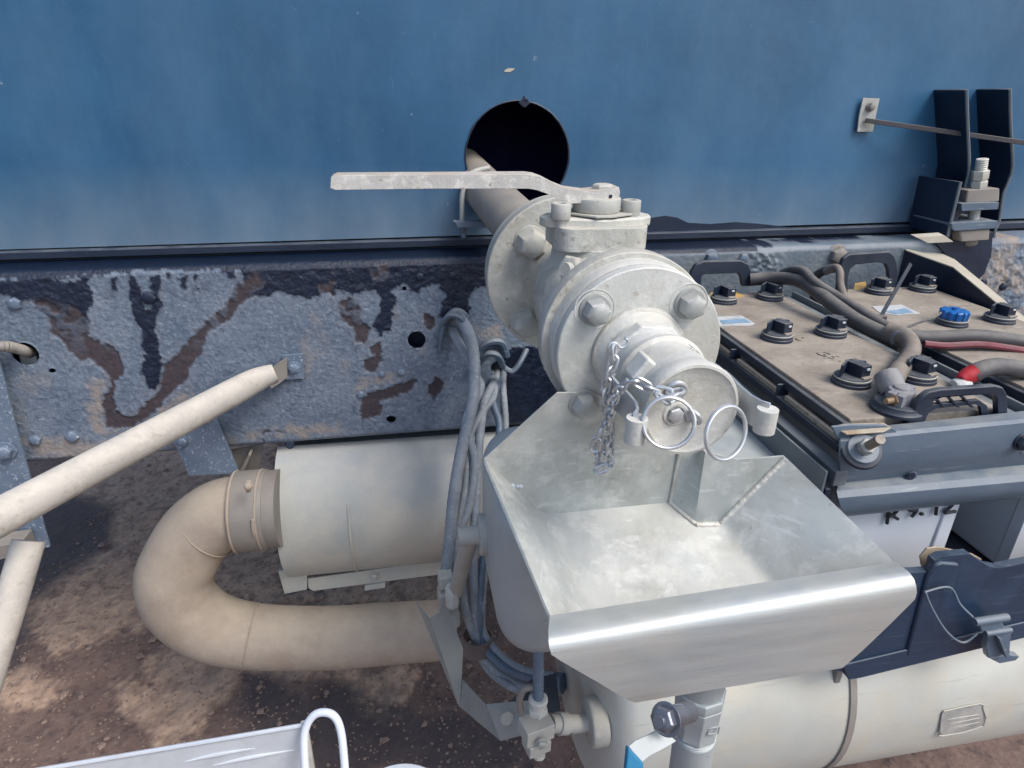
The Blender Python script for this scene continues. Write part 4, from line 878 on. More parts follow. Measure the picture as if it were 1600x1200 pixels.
# ---------------------------------------------------------------- hose bundle, tie band, junction blocks and splash plate
def hose(label, pts, r, mat=HOSE, rib=.05, name="air_hose", sub=10, cat="hose", group="hoses hanging beside the tank"):
    mb = MB().tube([UY(*p) for p in pts], r, 14, sub=sub, rib=rib); return tag(obj(name, mb, mat, angle=80), label, cat, group)
hose("thickest grey hose curling out of the upper split grommet on the rail", [(706, 520, .74), (706, 505, .715), (716, 497, .68), (732, 520, .64), (741, 565, .62), (738, 630, .58), (722, 700, .53), (710, 770, .48), (703, 840, .44), (698, 890, .42), (699, 905, .42)], .0132)
hose("grey hose slanting under the thickest hose from the upper grommet", [(700, 500, .74), (705, 515, .70), (722, 545, .66), (745, 590, .62), (750, 610, .60), (728, 660, .56), (742, 720, .52), (733, 790, .48), (712, 850, .44), (716, 900, .42), (730, 960, .40), (744, 1000, .385), (760, 1040, .36), (792, 1068, .30), (838, 1086, .24), (860, 1082, .21)], .0100)
hose("hose from the lower grommet crossing left behind the others", [(768, 575, .74), (770, 590, .70), (772, 618, .64), (750, 650, .59), (733, 690, .55), (727, 760, .50), (716, 830, .45), (722, 900, .42), (728, 950, .40)], .0078)
hose("hose hanging straight down in the middle of the bundle", [(776, 572, .74), (776, 590, .70), (757, 630, .62), (748, 700, .54), (744, 780, .49), (740, 860, .44), (741, 940, .41), (745, 1000, .385), (757, 1030, .36), (800, 1065, .30), (850, 1078, .22)], .0100)
hose("rightmost hose of the bundle with a pale stripe of dust", [(784, 572, .74), (782, 590, .70), (770, 625, .64), (780, 660, .60), (778, 700, .56), (768, 780, .50), (760, 840, .46), (752, 900, .43), (750, 960, .40), (752, 1000, .385), (772, 1030, .34), (805, 1052, .29), (850, 1064, .22)], .0086, HOSEB)
hose("hose leaving the back grommet and bending to the right edge of bundle", [(790, 572, .72), (786, 600, .68), (790, 660, .62), (787, 720, .58), (772, 800, .52), (760, 880, .46), (754, 940, .41), (757, 990, .39), (790, 1030, .33), (830, 1050, .26), (862, 1056, .21)], .0078)
gr1 = thing("split_grommet", "split rubber grommet round the upper hoses on the rail", "grommet", UY(706, 500, .69))
mb = MB(); mb.tube([UY(686, 552, .69), UY(690, 520, .69), UY(697, 500, .685), UY(712, 487, .68), UY(727, 492, .685), UY(733, 510, .69)], [.003, .006, .007, .007, .006, .004], 8, sub=5, flat=1.7); mb.tube([UY(692, 505, .675), UY(704, 493, .66), UY(718, 495, .655), UY(728, 510, .66)], .007, 8, flat=1.6); obj("grommet_lip", mb, GREYB, gr1)
gr2 = thing("split_grommet", "dusty grommet round the lower hose group beside back flange", "grommet", UY(775, 560, .69))
mb = MB(); mb.tube([UY(745, 566, .69), UY(752, 545, .685), UY(768, 534, .68), UY(784, 537, .685), UY(790, 556, .69)], .0085, 8, flat=1.5); mb.tube([UY(749, 567, .66), UY(763, 553, .645), UY(778, 556, .645), UY(785, 572, .66)], .007, 8, flat=1.6); mb.tube([UY(785, 572, .66), UY(800, 580, .655), UY(812, 567, .66), UY(823, 546, .68)], .0060, 8, flat=1.3); obj("grommet_lip", mb, GREYB, gr2)
bc_ = UY(745, 1004, .385); tband = MB().lathe(bc_ + V(0, 0, -.018), (.05, .1, 1), [(0, .030), (0, .034), (.034, .034), (.034, .030)], 28, cap=(False, False)); tag(obj("tie_band", tband, BAND, solid=.003), "brown rubber band tying the hose bundle together", "band")
sl = MB().cyl(UY(838, 1062, .235), UY(880, 1068, .205), .019, seg=24); tag(obj("hose_end_sleeve", sl, HOSEB), "blue grey sleeve where the bundled hoses end near tray bottom", "sleeve")
hose("short blue grey hose hanging from tray corner down to brass valve block", [(830, 935, .06), (836, 970, .045), (841, 1020, .03), (841, 1062, .02), (841, 1092, .01)], .0085, HOSEB, .08, "ribbed_hose", group="hoses near the valve block")
jb = thing("drain_valve_block", "dusty metal valve block with hex fittings beside the air tank flange", "valve block", UY(838, 1140, .01))
def bx(name, px, py, y, sz, mat, par, rot=0.0, bev=.0015): return obj(name, MB().box(UY(px, py, y), sz, Matrix.Rotation(rot, 3, 'Z')), mat, par, bevel=bev)
bx("block", 838, 1137, .012, (.046, .034, .030), ALU2, jb, .25); bx("lower_block", 838, 1160, .005, (.036, .03, .022), ALU2, jb, .25)
q = UY(841, 1090, .01); mb = MB().lathe(q, (0, 0, -1), [(0, .0125), (.0015, .0145), (.008, .0145), (.009, .0115), (.020, .0115)], 20); mb.lathe(q + V(0, 0, -.019), (0, 0, -1), [(0, .0155), (.010, .0155)], 6); obj("hose_fitting", mb, ALU, jb, bevel=.001)
mb = MB().hexhead(UY(846, 1160, -.012), (0, -1, 0), .0075, .005, washer=.009); obj("block_screw", mb, BOLT, jb)
mb = MB().lathe(UY(842, 1176, .004), (0, 0, -1), [(0, .010), (.006, .010), (.010, .006)], 20); obj("drain_nipple", mb, ALU, jb)
a = UY(860, 1131, .015); mb = MB().cyl(a, qf + V(.0, 0, 0), .0135); mb.cyl(a.lerp(qf, .25), a.lerp(qf, .55), .0165); obj("tank_stub", mb, ALU2, jb)
mb = MB().tube([UY(814, 1112, .02), UY(812, 1092, .02), UY(820, 1076, .02), UY(836, 1074, .02)], .0055, 10); obj("loop_rod", mb, GREYP, jb)
jt = thing("junction_fitting", "pale tee fitting and union at the left end of the fuel tank", "fitting", UY(705, 930, .40))
bx("tee_body", 700, 938, .40, (.040, .036, .062), ALU2, jt, .1, .004); bx("upper_union", 696, 905, .40, (.030, .03, .032), ALU2, jt, .1, .004)
a = UY(706, 935, .385); mb = MB().lathe(UY(706, 915, .375), (0, 0, -1), [(0, .012), (.004, .0145), (.05, .0145), (.052, .012)], 8); obj("hex_union", mb, ALU, jt, bevel=.0008)
mb = MB().cyl(UY(712, 925, .39), V(-.17, .20, -.39), .015); obj("side_stub", mb, ALU2, jt)
mb = MB().lathe(UY(709, 958, .375), (0, 0, -1), [(k * .0022, .011 + .002 * (k % 2)) for k in range(14)], 16); obj("threaded_stub", mb, ALU2, jt)
sp2 = thing("splash_plate", "thin folded sheet guard in front of the beige hose end", "sheet guard", UY(700, 1050, .3))
def sheet(name, pts, mat, par, th=.002, lab=None):
    pts = [UY(*p) for p in pts]; nrm = (pts[1] - pts[0]).cross(pts[-1] - pts[0]).normalized(); return obj(name, MB().prism(pts, nrm * th), mat, par, bevel=.0004)
SHT = worn("thin_dusty_sheet", S(162, 164, 160), S(142, 146, 146), 7, .5, .3, None, (S(160, 156, 146), .6), .1, 100)
sheet("front_leaf", [(671, 966, .30), (700, 950, .33), (724, 1014, .29), (719, 1105, .25)], SHT, sp2)
sheet("left_leaf", [(650, 938, .30), (671, 966, .30), (719, 1105, .25), (715, 1098, .26)], SHT, sp2)
sheet("lower_leaf", [(719, 1105, .25), (722, 1062, .27), (763, 1106, .15), (782, 1158, .08)], SHT, sp2)
sheet("foot_leaf", [(782, 1158, .08), (760, 1100, .14), (830, 1094, .09), (842, 1142, .03)], SHT, sp2)
mb = MB().lathe(UY(792, 1122, .085), (0, -1, .4), [(0, .0125), (.003, .0125), (.005, .010)], 24); obj("rivet", mb, SHT, sp2, bevel=.0006)
sheet("seal_flap", [(790, 1105, .12), (830, 1060, .16), (868, 1052, .15), (875, 1110, .06), (830, 1115, .07)], BLKG, sp2)

# ---------------------------------------------------------------- white board and loop handle bottom left
wb = thing("white_sheet_box", "white sheet metal box edge at the bottom left with rounded pressing", "box", UD(300, 1180, .62))
e0 = UZ(-60, 1224, -.30); e1 = UZ(472, 1134, -.30)
nrm_ = V(-(e1 - e0).y, (e1 - e0).x, 0).normalized()
mb = MB().prism([e0, e1, e1 + V(0, 0, -.16), e0 + V(0, 0, -.16)], nrm_ * .0025); obj("front_sheet", mb, WHITES, wb, bevel=.0006)
mb = MB().tube([e0 + V(0, 0, .0005), e0.lerp(e1, .5) + V(0, 0, .0005), e1 + V(0, 0, .0005)], .0022, 8); obj("rolled_edge", mb, WHITES, wb)
mb = MB().prism([e1 + V(-.002, 0, .0), e1 + V(.004, .002, -.001), e1 + V(.004, .002, -.16), e1 + V(-.004, .0, -.16)], nrm_ * .006); obj("corner_seam", mb, TUBEM, wb, bevel=.001)
for f0, z_, l in ((.62, -.022, .20), (.70, -.034, .24)):
    a = e0.lerp(e1, f0) + V(0, 0, z_) - nrm_ * .001; mb = MB().tube([a + nrm_ * .0015, a + nrm_ * .0008 + (e1 - e0) * l * .5 + V(0, 0, .003), a + nrm_ * .0015 + (e1 - e0) * l * 1.1 + V(0, 0, .002)], [.001, .0022, .001], 8); obj("pressed_bead", mb, WHITES, wb)
Dh = (e1 - C).dot(-V(*M[2]))
lh = MB().tube([UD(480, 1260, Dh - .008), UD(476, 1190, Dh - .008), UD(476, 1145, Dh - .008), UD(488, 1120, Dh - .008), UD(506, 1113, Dh - .008), UD(524, 1121, Dh - .008), UD(534, 1150, Dh - .008), UD(540, 1215, Dh - .008)], .0038, 16, sub=8)
tag(obj("loop_handle", lh, WHITEP), "white round bar loop standing beside the white sheet corner", "handle")
dsk = MB().lathe(UD(622, 1286, Dh), (0.0, -.1, 1), [(-.004, .056), (0, .0575), (.002, .056), (.004, .03)], 48); tag(obj("white_dish", dsk, WHITES, bevel=.0005), "edge of a white round dish at the bottom of the picture", "dish")

# ---------------------------------------------------------------- battery tray, batteries
LZ = -.13
def battery(label, xL, xR, yF, yB, caps, hpts_front, hpts_back, blue=None):
    b_ = thing("truck_battery", label, "battery", ((xL + xR) / 2, (yF + yB) / 2, LZ - .24), "truck batteries on the tray")
    mb = MB().prism([V(xL + .012, yF + .01, LZ - .300), V(xR - .012, yF + .01, LZ - .300), V(xR - .012, yB - .01, LZ - .300), V(xL + .012, yB - .01, LZ - .300)], (0, 0, .265))
    obj("case", mb, WHITEP, b_, bevel=.006, seg=3)
    for sx_, x_ in ((1, xL + .014), (-1, xR - .014)):
        obj("case_rib", MB().prism([V(x_ - .004, yF + .006, LZ - .300), V(x_ + sx_ * .030, yF + .006, LZ - .300), V(x_ + sx_ * .024, yF + .006, LZ - .04), V(x_ - .004, yF + .006, LZ - .04)], (0, .02, 0)), WHITEP, b_, bevel=.003)
    obj("lid", MB().prism([V(xL, yF + .014, LZ - .030), V(xR, yF + .014, LZ - .030), V(xR, yB, LZ - .030), V(xL, yB, LZ - .030)], (0, 0, .030)), LIDM, b_, bevel=.003)
    # black stepped flank of the lid along its left side with cast ribs
    mb = MB().box((xL - .004, (yF + yB) / 2, LZ - .012), (.010, yB - yF, .014)); mb.box((xL - .010, (yF + yB) / 2, LZ - .036), (.020, yB - yF, .012)); obj("lid_flank", mb, BLKP, b_, bevel=.002)
    nseg = 4
    for k in range(nseg):
        ya = yF + (yB - yF) * (k + .08) / nseg; yb_ = yF + (yB - yF) * (k + .92) / nseg
        obj("flank_rib", MB().box((xL - .013, (ya + yb_) / 2, LZ - .0255), (.007, yb_ - ya, .008)), LIDM, b_, bevel=.001)
        obj("flank_web", MB().box((xL - .010, ya - .006, LZ - .022), (.02, .004, .022)), BLKP, b_, bevel=.001)
    for px, py in caps:
        q = UZ(px, py + 16, LZ + .0005); s_ = .0268
        isb = blue and (px, py) == blue
        mb = MB().lathe(q, (0, 0, 1), [(0, s_ * 1.06), (.004, s_ * 1.04), (.005, s_), (.0085, s_), (.0095, s_ * .94), (.0105, s_ * .94), (.0125, s_ * .90), (.0135, s_ * .7)], 30)
        c_ = obj("vent_cap", mb, BLKP, b_, label="blue vent plug with ribbed rim" if isb else None)
        mb = MB(); ring(mb, q + V(0, 0, .0105), (0, 0, 1), s_ * .96, .0010, 36, 6); obj("seal_ring", mb, ALU2, c_)
        if isb:
            mb = MB(); prof2 = []
            n_ = 72
            for zz_, rr_ in ((.010, .0), (.011, .86), (.026, .90), (.028, .84), (.029, .5)):
                for k in range(n_):
                    a = 2 * math.pi * k / n_; g_ = 1 + .07 * (1 if (k % 6) < 3 else -1); mb.v.append(q + V(math.cos(a), math.sin(a), 0) * s_ * rr_ * g_ + V(0, 0, zz_))
            for i in range(4):
                for k in range(n_): k2 = (k + 1) % n_; mb.f.append((i * n_ + k, i * n_ + k2, (i + 1) * n_ + k2, (i + 1) * n_ + k))
            mb.f.append(tuple(4 * n_ + k for k in range(n_))); mb.lathe(q + V(0, 0, .027), (0, 0, 1), [(0, .007), (.006, .006)], 14); obj("ribbed_top", mb, BLUEM, c_, angle=25)
        else:
            mb = MB(); r_ = Matrix.Rotation(random.uniform(-.12, .12) + .12, 3, 'Z')
            T_ = lambda x, y, z: q + r_ @ V(x, y, z)
            # two wings and a box in the middle
            for sgn in (-1, 1):
                pts = [T_(sgn * .0245, .004, .012), T_(sgn * .0245, .004, .032), T_(sgn * .004, .014, .034), T_(sgn * .004, .014, .012)]
                mb.prism(pts, r_ @ V(0, -.004, 0))
            mb.prism([T_(-.002, -.016, .012), T_(.017, -.016, .012), T_(.017, .016, .012), T_(-.004, .016, .012)], (0, 0, .0205))
            obj("cap_wing", mb, BLKP, c_, bevel=.0012)
            mb = MB().box(T_(.009, -.0168, .027), (.006, .002, .003), r_); obj("wing_slot", mb, WST, c_)
            mb = MB().box(T_(.008, -.0185, .0140), (.019, .006, .003), r_); obj("dust_ledge", mb, LIDM, c_, bevel=.0008)
    return b_
b1 = battery("nearer long truck battery with six black vent caps and dusty brown lid", .331, .565, .02, .63, [(1130, 455), (1202, 450), (1213, 513), (1297, 506), (1329, 582), (1431, 576)], None, None)
b2 = battery("farther long truck battery at right with the blue ribbed vent plug", .665, .950, .02, .63, [(1371, 441), (1440, 437), (1560, 485), (1486, 490)], None, None, blue=(1486, 490))
# stickers lying on the lids
def sticker(px, mat, z, par, lab=None):
    pts = [UZ(*p, LZ + z) for p in px]; obj("sticker", MB().prism(pts, (0, 0, .0006)), mat, par, label=lab)
sticker([(1110, 458), (1148, 455), (1164, 463), (1148, 467), (1110, 469)], YEL, .0004, b1, "faded yellow warning sticker")
sticker([(1110, 496), (1158, 493), (1180, 506), (1172, 509), (1115, 510)], WST, .0004, b1, "pale sticker with blue band")
sticker([(1125, 501), (1164, 498), (1173, 504), (1130, 506)], STB, .0012, b1)
sticker([(1336, 443), (1353, 440), (1353, 450), (1334, 453)], YEL, .0004, b2, "faded yellow warning sticker")
sticker([(1362, 479), (1408, 476), (1438, 490), (1400, 493), (1375, 489)], WST, .0004, b2, "pale sticker with blue band")
sticker([(1384, 487), (1414, 482), (1426, 488), (1400, 491)], STB, .0012, b2)
# embossed size code on the lid
def text_mesh(txt, size, depth, loc, rx, mat, name, par, yaxis=None):
    cu = bpy.data.curves.new(name, 'FONT'); cu.body = txt; cu.size = size; cu.extrude = depth; cu.offset = 0.0
    o = bpy.data.objects.new(name, cu); COL.objects.link(o); dg = bpy.context.evaluated_depsgraph_get(); me = bpy.data.meshes.new_from_object(o.evaluated_get(dg)); COL.objects.unlink(o); bpy.data.objects.remove(o)
    me.materials.clear(); me.materials.append(mat); o2 = bpy.data.objects.new(name, me); COL.objects.link(o2)
    if par: o2.parent = par; o2.location = Vector(loc) - parent_world(par)
    else: o2.location = loc
    o2.rotation_euler = rx; return o2
q = UZ(1240, 530, LZ + .0005); text_mesh("0", .034, .0012, q, (0, 0, -.9), LIDM, "embossed_code", b1)
q = UZ(1272, 552, LZ + .0005); text_mesh("G51", .030, .0012, q, (0, 0, -1.1), LIDM, "embossed_code", b1)
# handles
def handle(par, outer, inner, y, mat=BLKP, extra=None, name="carry_handle", y2=.018, lab=None):
    mb = MB().prism([UY(*p, y) for p in outer], (0, y2, 0)); 
    o = obj(name, mb, mat, par, bevel=.0035, seg=3); return o
handle(b1, [(1078, 450), (1080, 425), (1088, 413), (1100, 408), (1158, 407), (1170, 413), (1175, 425), (1179, 447), (1160, 448), (1158, 434), (1153, 427), (1100, 429), (1097, 433), (1096, 450)], None, .62, y2=.012)
handle(b2, [(1308, 470), (1312, 420), (1318, 404), (1328, 397), (1390, 393), (1398, 399), (1402, 410), (1405, 434), (1389, 436), (1388, 422), (1384, 413), (1374, 410), (1338, 414), (1330, 420), (1326, 432), (1325, 470)], None, .60, y2=.012)
hf = handle(b1, [(1412, 676), (1430, 640), (1440, 622), (1452, 613), (1470, 609), (1556, 603), (1568, 606), (1574, 616), (1576, 660), (1560, 661), (1559, 622), (1552, 616), (1472, 622), (1461, 627), (1453, 636), (1436, 676)], None, .0215, y2=.010, mat=BLKP)
mb = MB().prism([UY(*p, .024) for p in ((1438, 672), (1452, 645), (1462, 639), (1525, 632), (1532, 636), (1536, 660), (1545, 660), (1543, 634), (1530, 625), (1458, 632), (1446, 642), (1430, 672))], (0, .006, 0)); obj("inner_frame", mb, BLKP, b1, bevel=.001)
for px in (1480, 1502, 1524):
    mb = MB().prism([UY(*p, .0225) for p in ((px - 22, 619), (px - 18, 619), (px - 1, 637), (px - 6, 637))], (0, .008, 0)); obj("handle_web", mb, BLKP, b1, bevel=.0008)
# terminal with clamp and dusty sleeve
tq = UZ(1400, 640, LZ + .0005); te = thing("battery_terminal", "corroded lead clamp on the black collar of the nearer battery", "terminal", tq)
mb = MB().lathe(tq, (0, 0, 1), [(0, .034), (.004, .034), (.007, .031), (.012, .030), (.014, .026)], 40); obj("terminal_collar", mb, BLKP, te, bevel=.0006)
mb = MB().lathe(tq + V(.002, .002, .012), (0, 0, 1), [(0, .0175), (.003, .0185), (.016, .0180), (.019, .0165), (.0195, .0115), (.022, .0110), (.023, .009)], 22); mb.box(tq + V(.016, .014, .022), (.022, .022, .016), Matrix.Rotation(.5, 3, 'Z')); mb.box(tq + V(-.016, -.004, .022), (.014, .010, .017), Matrix.Rotation(.5, 3, 'Z')); mb.box(tq + V(-.011, -.015, .022), (.014, .010, .017), Matrix.Rotation(.5, 3, 'Z')); mb.lathe(tq + V(.004, .016, .020), (0, .8, .6), [(0, .016), (.016, .0175), (.030, .0165)], 18); obj("clamp", mb, LEAD, te, bevel=.0025, seg=3)
mb = MB().hexhead(tq + V(-.014, -.010, .022), (-1, -.25, 0), .0085, .007); mb.cyl(tq + V(-.018, -.011, .022), tq + V(-.034, -.015, .022), .0042); obj("clamp_bolt", mb, BRASS, te, bevel=.0006)
def cable(label, pts, r, mat=CABLE, name="battery_cable", flat=1.0, sub=8, cat="cable", rib=0): 
    mb = MB().tube([UY(*p) for p in pts], r, 16, sub=sub, rib=rib); return tag(obj(name, mb, mat, angle=80), label, cat, "cables over the batteries")
def uz(px, py, dz): q = UZ(px, py, LZ + dz); return (px, py, q.y)
cable("thick black cable sweeping from the back handle across the battery gap", [(1172, 437, .62), (1205, 435, .60), (1235, 436, .56), (1262, 445, .50), (1300, 474, .42), (1340, 502, .36), (1375, 520, .31), (1400, 533, .28), (1412, 540, .265)], .0138)
cable("second black cable arching above the first behind it", [(1222, 428, .60), (1238, 422, .57), (1256, 424, .53), (1272, 440, .48), (1300, 458, .44), (1332, 477, .39), (1362, 496, .35), (1390, 512, .315), (1410, 520, .29)], .0090)
cable("dusty brown sleeved cable end dropping to the corroded terminal", [(1386, 514, .30), (1400, 520, .285), (1418, 530, .255), (1425, 546, .225), (1416, 565, .18), (1402, 582, .14), (1393, 600, .10), (1391, 620, .075)], [.014, .015, .0148, .0138, .0138, .0145, .0160, .017], CABLEB, "sleeved_cable")
mb = MB().lathe(UY(1408, 526, .275), UY(1420, 545, .235) - UY(1408, 526, .275), [(0, .0182), (.001, .019), (.010, .0185), (.011, .0175)], 20); tag(obj("tape_wrap", mb, LEAD), "grey tape wrap round the cable bend between the batteries", "tape")
rc_ = cable("black cable with a faded red stripe running off the right edge", [(1405, 522, .29), (1432, 527, .27), (1470, 527, .26), (1520, 525, .25), (1570, 530, .24), (1640, 541, .22)], .0120)
q = [UY(*p) for p in ((1445, 531, .255), (1480, 534, .245), (1530, 532, .238), (1580, 538, .228), (1640, 548, .21))]; obj("red_stripe", MB().tube([p + V(0, -.0005, -.0068) for p in q], .0060, 8), REDS, rc_)
cable("thin dusty cable looping down beside the back handle of the far battery", [(1290, 425, .62), (1305, 418, .60), (1312, 425, .58), (1313, 445, .56), (1320, 465, .53), (1329, 476, .50), (1326, 488, .46)], .0082, CABLEB)
cable("dark cable reaching from rail to the far battery handle", [(1276, 430, .66), (1290, 422, .64), (1312, 418, .61)], .010)
cable("grey cable with red boot ending behind the front handle", [(1518, 586, .11), (1530, 579, .11), (1548, 574, .115), (1575, 574, .12), (1640, 584, .12)], .0135)
rb_ = thing("terminal_boot", "red rubber boot over a pale cable lug behind the front handle", "boot", UY(1510, 590, .11))
mb = MB().tube([UY(1500, 594, .108), UY(1508, 589, .11), UY(1522, 583, .11)], [.008, .012, .0145], 16, flat=.95); obj("boot", mb, REDM, rb_)
mb = MB().tube([UY(1490, 599, .106), UY(1500, 599, .106), UY(1512, 598, .106)], [.004, .008, .006], 10, flat=1.7); obj("cable_lug", mb, WST, rb_)
mb = MB().bar(UY(1376, 495, .40), UY(1423, 412, .44), .008, .003, up=(0, 1, 0)); zt_ = tag(obj("hold_down_strap", mb, BLKP, bevel=.0006), "narrow dark plastic strap end sticking up between the batteries", "cable tie")
mb = MB().box(UY(1374, 497, .395), (.022, .016, .012)); obj("tie_head", mb, CABLE, zt_, bevel=.002)
cable("thin dark wire curving from the blue vent plug over the lid edge", [(1470, 489, .335), (1458, 497, .325), (1442, 502, .31), (1425, 508, .30), (1416, 514, .285)], .0022, CABLE, "thin_wire")
# rails of the battery tray
br_ = thing("battery_tray", "grey steel tray rails running between and beside the two batteries", "battery tray", (.6, .3, -.3))
def railbox(name, xa, xb_, z0, z1, mat, y0=-.01, y1=.66): obj(name, MB().box(((xa + xb_) / 2, (y0 + y1) / 2, (z0 + z1) / 2), (xb_ - xa, y1 - y0, z1 - z0)), mat, br_, bevel=.002)
railbox("middle_rail", .585, .625, LZ - .040, LZ - .022, RAILM); railbox("middle_rail_lip", .572, .582, LZ - .05, LZ - .012, RAILM); railbox("middle_flank", .630, .636, LZ - .10, LZ - .010, RAILM)
railbox("left_rail", .292, .311, LZ - .075, LZ - .052, RAILM); railbox("left_rail_lip", .276, .281, LZ - .16, LZ - .050, RAILM)
railbox("left_skirt", .258, .274, LZ - .30, LZ - .155, BLKG, .03, .66); railbox("tray_floor", .262, .95, LZ - .330, LZ - .305, BLKG, -.02, .69)
railbox("left_dark_web", .283, .291, LZ - .20, LZ - .078, BLKG)

# ---------------------------------------------------------------- clamp beam across the battery fronts
cb = thing("battery_clamp_beam", "grey blue folded steel beam bolted across the front of the batteries", "beam", UY(1450, 720, .0))
bands = [((1308, 675), (1640, 640), .020), ((1312, 684), (1640, 652), -.004), ((1312, 690), (1640, 657), -.009), ((1312, 722), (1640, 690), -.010), ((1312, 741), (1640, 704), -.006), ((1312, 748), (1640, 712), .002), ((1308, 755), (1640, 722), .006), ((1306, 768), (1640, 738), -.010), ((1308, 778), (1640, 748), -.016), ((1312, 790), (1640, 757), -.016), ((1318, 802), (1640, 768), -.008), ((1320, 805), (1640, 771), .004)]
rows = []
for a, b_, y_ in bands:
    p_, q_ = UY(*a, y_), UY(*b_, y_); q_ = p_ + (q_ - p_) * 1.95; rows.append([p_.lerp(q_, k / 12) for k in range(13)])
obj("beam_sheet", MB().grid(rows), GREYB, cb, solid=.004, angle=25)
mb = MB().prism([UY(*p, -.006) for p in ((1300, 667), (1330, 664), (1382, 664), (1400, 672), (1408, 690), (1330, 735), (1318, 720), (1316, 700))], (0, .004, 0)); obj("end_tab", mb, GREYB, cb, bevel=.001)
mb = MB().prism([UZ(*p, UY(1340, 672, -.004).z) for p in ((1300, 668), (1318, 664), (1380, 662), (1392, 670), (1380, 676), (1322, 680))], (0, 0, .002)); obj("rusty_top_tab", mb, RUSTP, cb, bevel=.0006)
wq = UY(1345, 703, -.016); axw = (UY(1376, 687, -.075) - wq); axw = (UY(1386, 681, -.066) - wq).normalized()
mb = MB().lathe(wq, axw, [(-.006, .020), (-.004, .0245), (.000, .0262), (.004, .0245), (.006, .019), (.007, .0185)], 40); obj("rubber_washer", mb, BLKP, cb)
mb = MB().lathe(wq + axw * .0055, axw, [(0, .0195), (.002, .0195), (.003, .0185)], 36); obj("steel_washer", mb, GREYB, cb)
mb = MB().hexhead(wq + axw * .0085, axw, .0105, .009, rot=.4); mb.hexhead(wq + axw * .018, axw, .0105, .006, rot=.9, dome=.1); obj("nut", mb, WST if False else BOLT, cb, bevel=.0006)
mb = MB().lathe(wq + axw * .02, axw, [(k * .0014, .0052 + .0007 * (k % 2)) for k in range(26)] , 16); obj("stud", mb, BOLT2, cb)
mb = MB().lathe(UY(1424, 744, -.0), (0, -1, 0), [(0, .0078), (.0015, .0078), (.0015, .006)], 24); obj("hole_rim", mb, GREYB, cb); mb = MB().lathe(UY(1424, 744, -.002), (0, -1, 0), [(0, .0060), (.0012, .0058)], 24); obj("beam_hole", mb, BLKG, cb)
mb = MB().hexhead(UY(1596, 690, -.012), (0, -1, 0), .010, .008, washer=.013); obj("nut", mb, BLKP, cb)
# marker writing on the front of the white case
yW = .0248
def stroke(pts, r=.0026): return [UY(x_, y_, yW) for x_, y_ in pts]
ink = MB()
for pts in ([(1389, 792), (1386, 818)], [(1389, 797), (1398, 793), (1402, 797), (1396, 804), (1390, 806)], [(1394, 805), (1403, 811)], [(1420, 791), (1421, 797), (1431, 797)], [(1431, 789), (1432, 797), (1424, 808)], [(1438, 803), (1442, 803)], [(1465, 780), (1462, 804)], [(1478, 787), (1484, 782), (1489, 783), (1487, 790), (1476, 801), (1485, 800), (1493, 799)]):
    ink.tube([UY(x_, y_, yW) for x_, y_ in pts], .0026, 6, sub=4)
b1z = obj("marker_writing", ink, INK, b1)

# ---------------------------------------------------------------- black battery cover with latch
bxm = thing("battery_box_cover", "navy plastic battery box side with wire latch above the cream tank", "box", UY(1450, 960, -.05))
def EX(px, py, y):
    p = UY(px, py, y); return p + V(.33, 0, .03) if px >= 1640 else p
outer_ = [(1310, 1062), (1316, 1040), (1320, 1030), (1430, 890), (1436, 884), (1455, 884), (1458, 872), (1470, 868), (1518, 866), (1532, 880), (1545, 886), (1640, 866), (1640, 978), (1340, 1063), (1322, 1068)]
mb = MB().prism([EX(*p, -.055) for p in [(1280, 900), (1434, 895), (1456, 893), (1460, 876), (1472, 870), (1516, 866), (1530, 876), (1545, 885), (1562, 888), (1640, 868), (1640, 975), (1345, 1058), (1325, 1060), (1316, 1050), (1280, 1040)]], (0, .012, 0)); obj("box_side", mb, BOXM, bxm, bevel=.006, seg=3)
mb = MB().prism([EX(*p, -.0585) for p in [(1316, 1040), (1640, 955), (1640, 978), (1345, 1060), (1326, 1063)]], (0, .004, 0)); obj("lower_rim", mb, BOXM, bxm, bevel=.002)
mb = MB().prism([UY(*p, -.060) for p in [(1450, 900), (1464, 884), (1474, 880), (1500, 882), (1482, 950), (1488, 1010), (1416, 1028)]], (0, .012, 0)); obj("moulded_rib", mb, BOXM, bxm, bevel=.005, seg=3)
mb = MB(); mb.tube([UY(*p) for p in ((1527, 990, -.086), (1505, 1004, -.086), (1480, 988, -.084), (1458, 954, -.075), (1447, 928, -.068), (1449, 924, -.066), (1484, 918, -.066), (1500, 944, -.075), (1520, 964, -.086))], .0016, 8, sub=6); obj("wire_bail", mb, GREYB, bxm)
la = obj("latch_hook", MB().prism([UY(*p, -.083) for p in ((1531, 978), (1566, 972), (1572, 984), (1580, 988), (1578, 1024), (1594, 1026), (1588, 1032), (1562, 1037), (1544, 1028), (1541, 1010), (1546, 990), (1535, 988))], (0, .010, 0)), GREYB, bxm, bevel=.0015)
mb = MB().cyl(UY(1522, 972, -.085), UY(1574, 964, -.085), .0058, seg=16); mb.cyl(UY(1539, 990, -.085), UY(1579, 984, -.085), .0045, seg=16); obj("latch_barrel", mb, GREYB, la, bevel=.0008)
mb = MB().prism([UY(*p, -.092) for p in ((1560, 996), (1566, 1000), (1578, 1026), (1573, 1029))], (0, .008, 0)); obj("latch_web", mb, GREYB, la, bevel=.0006)
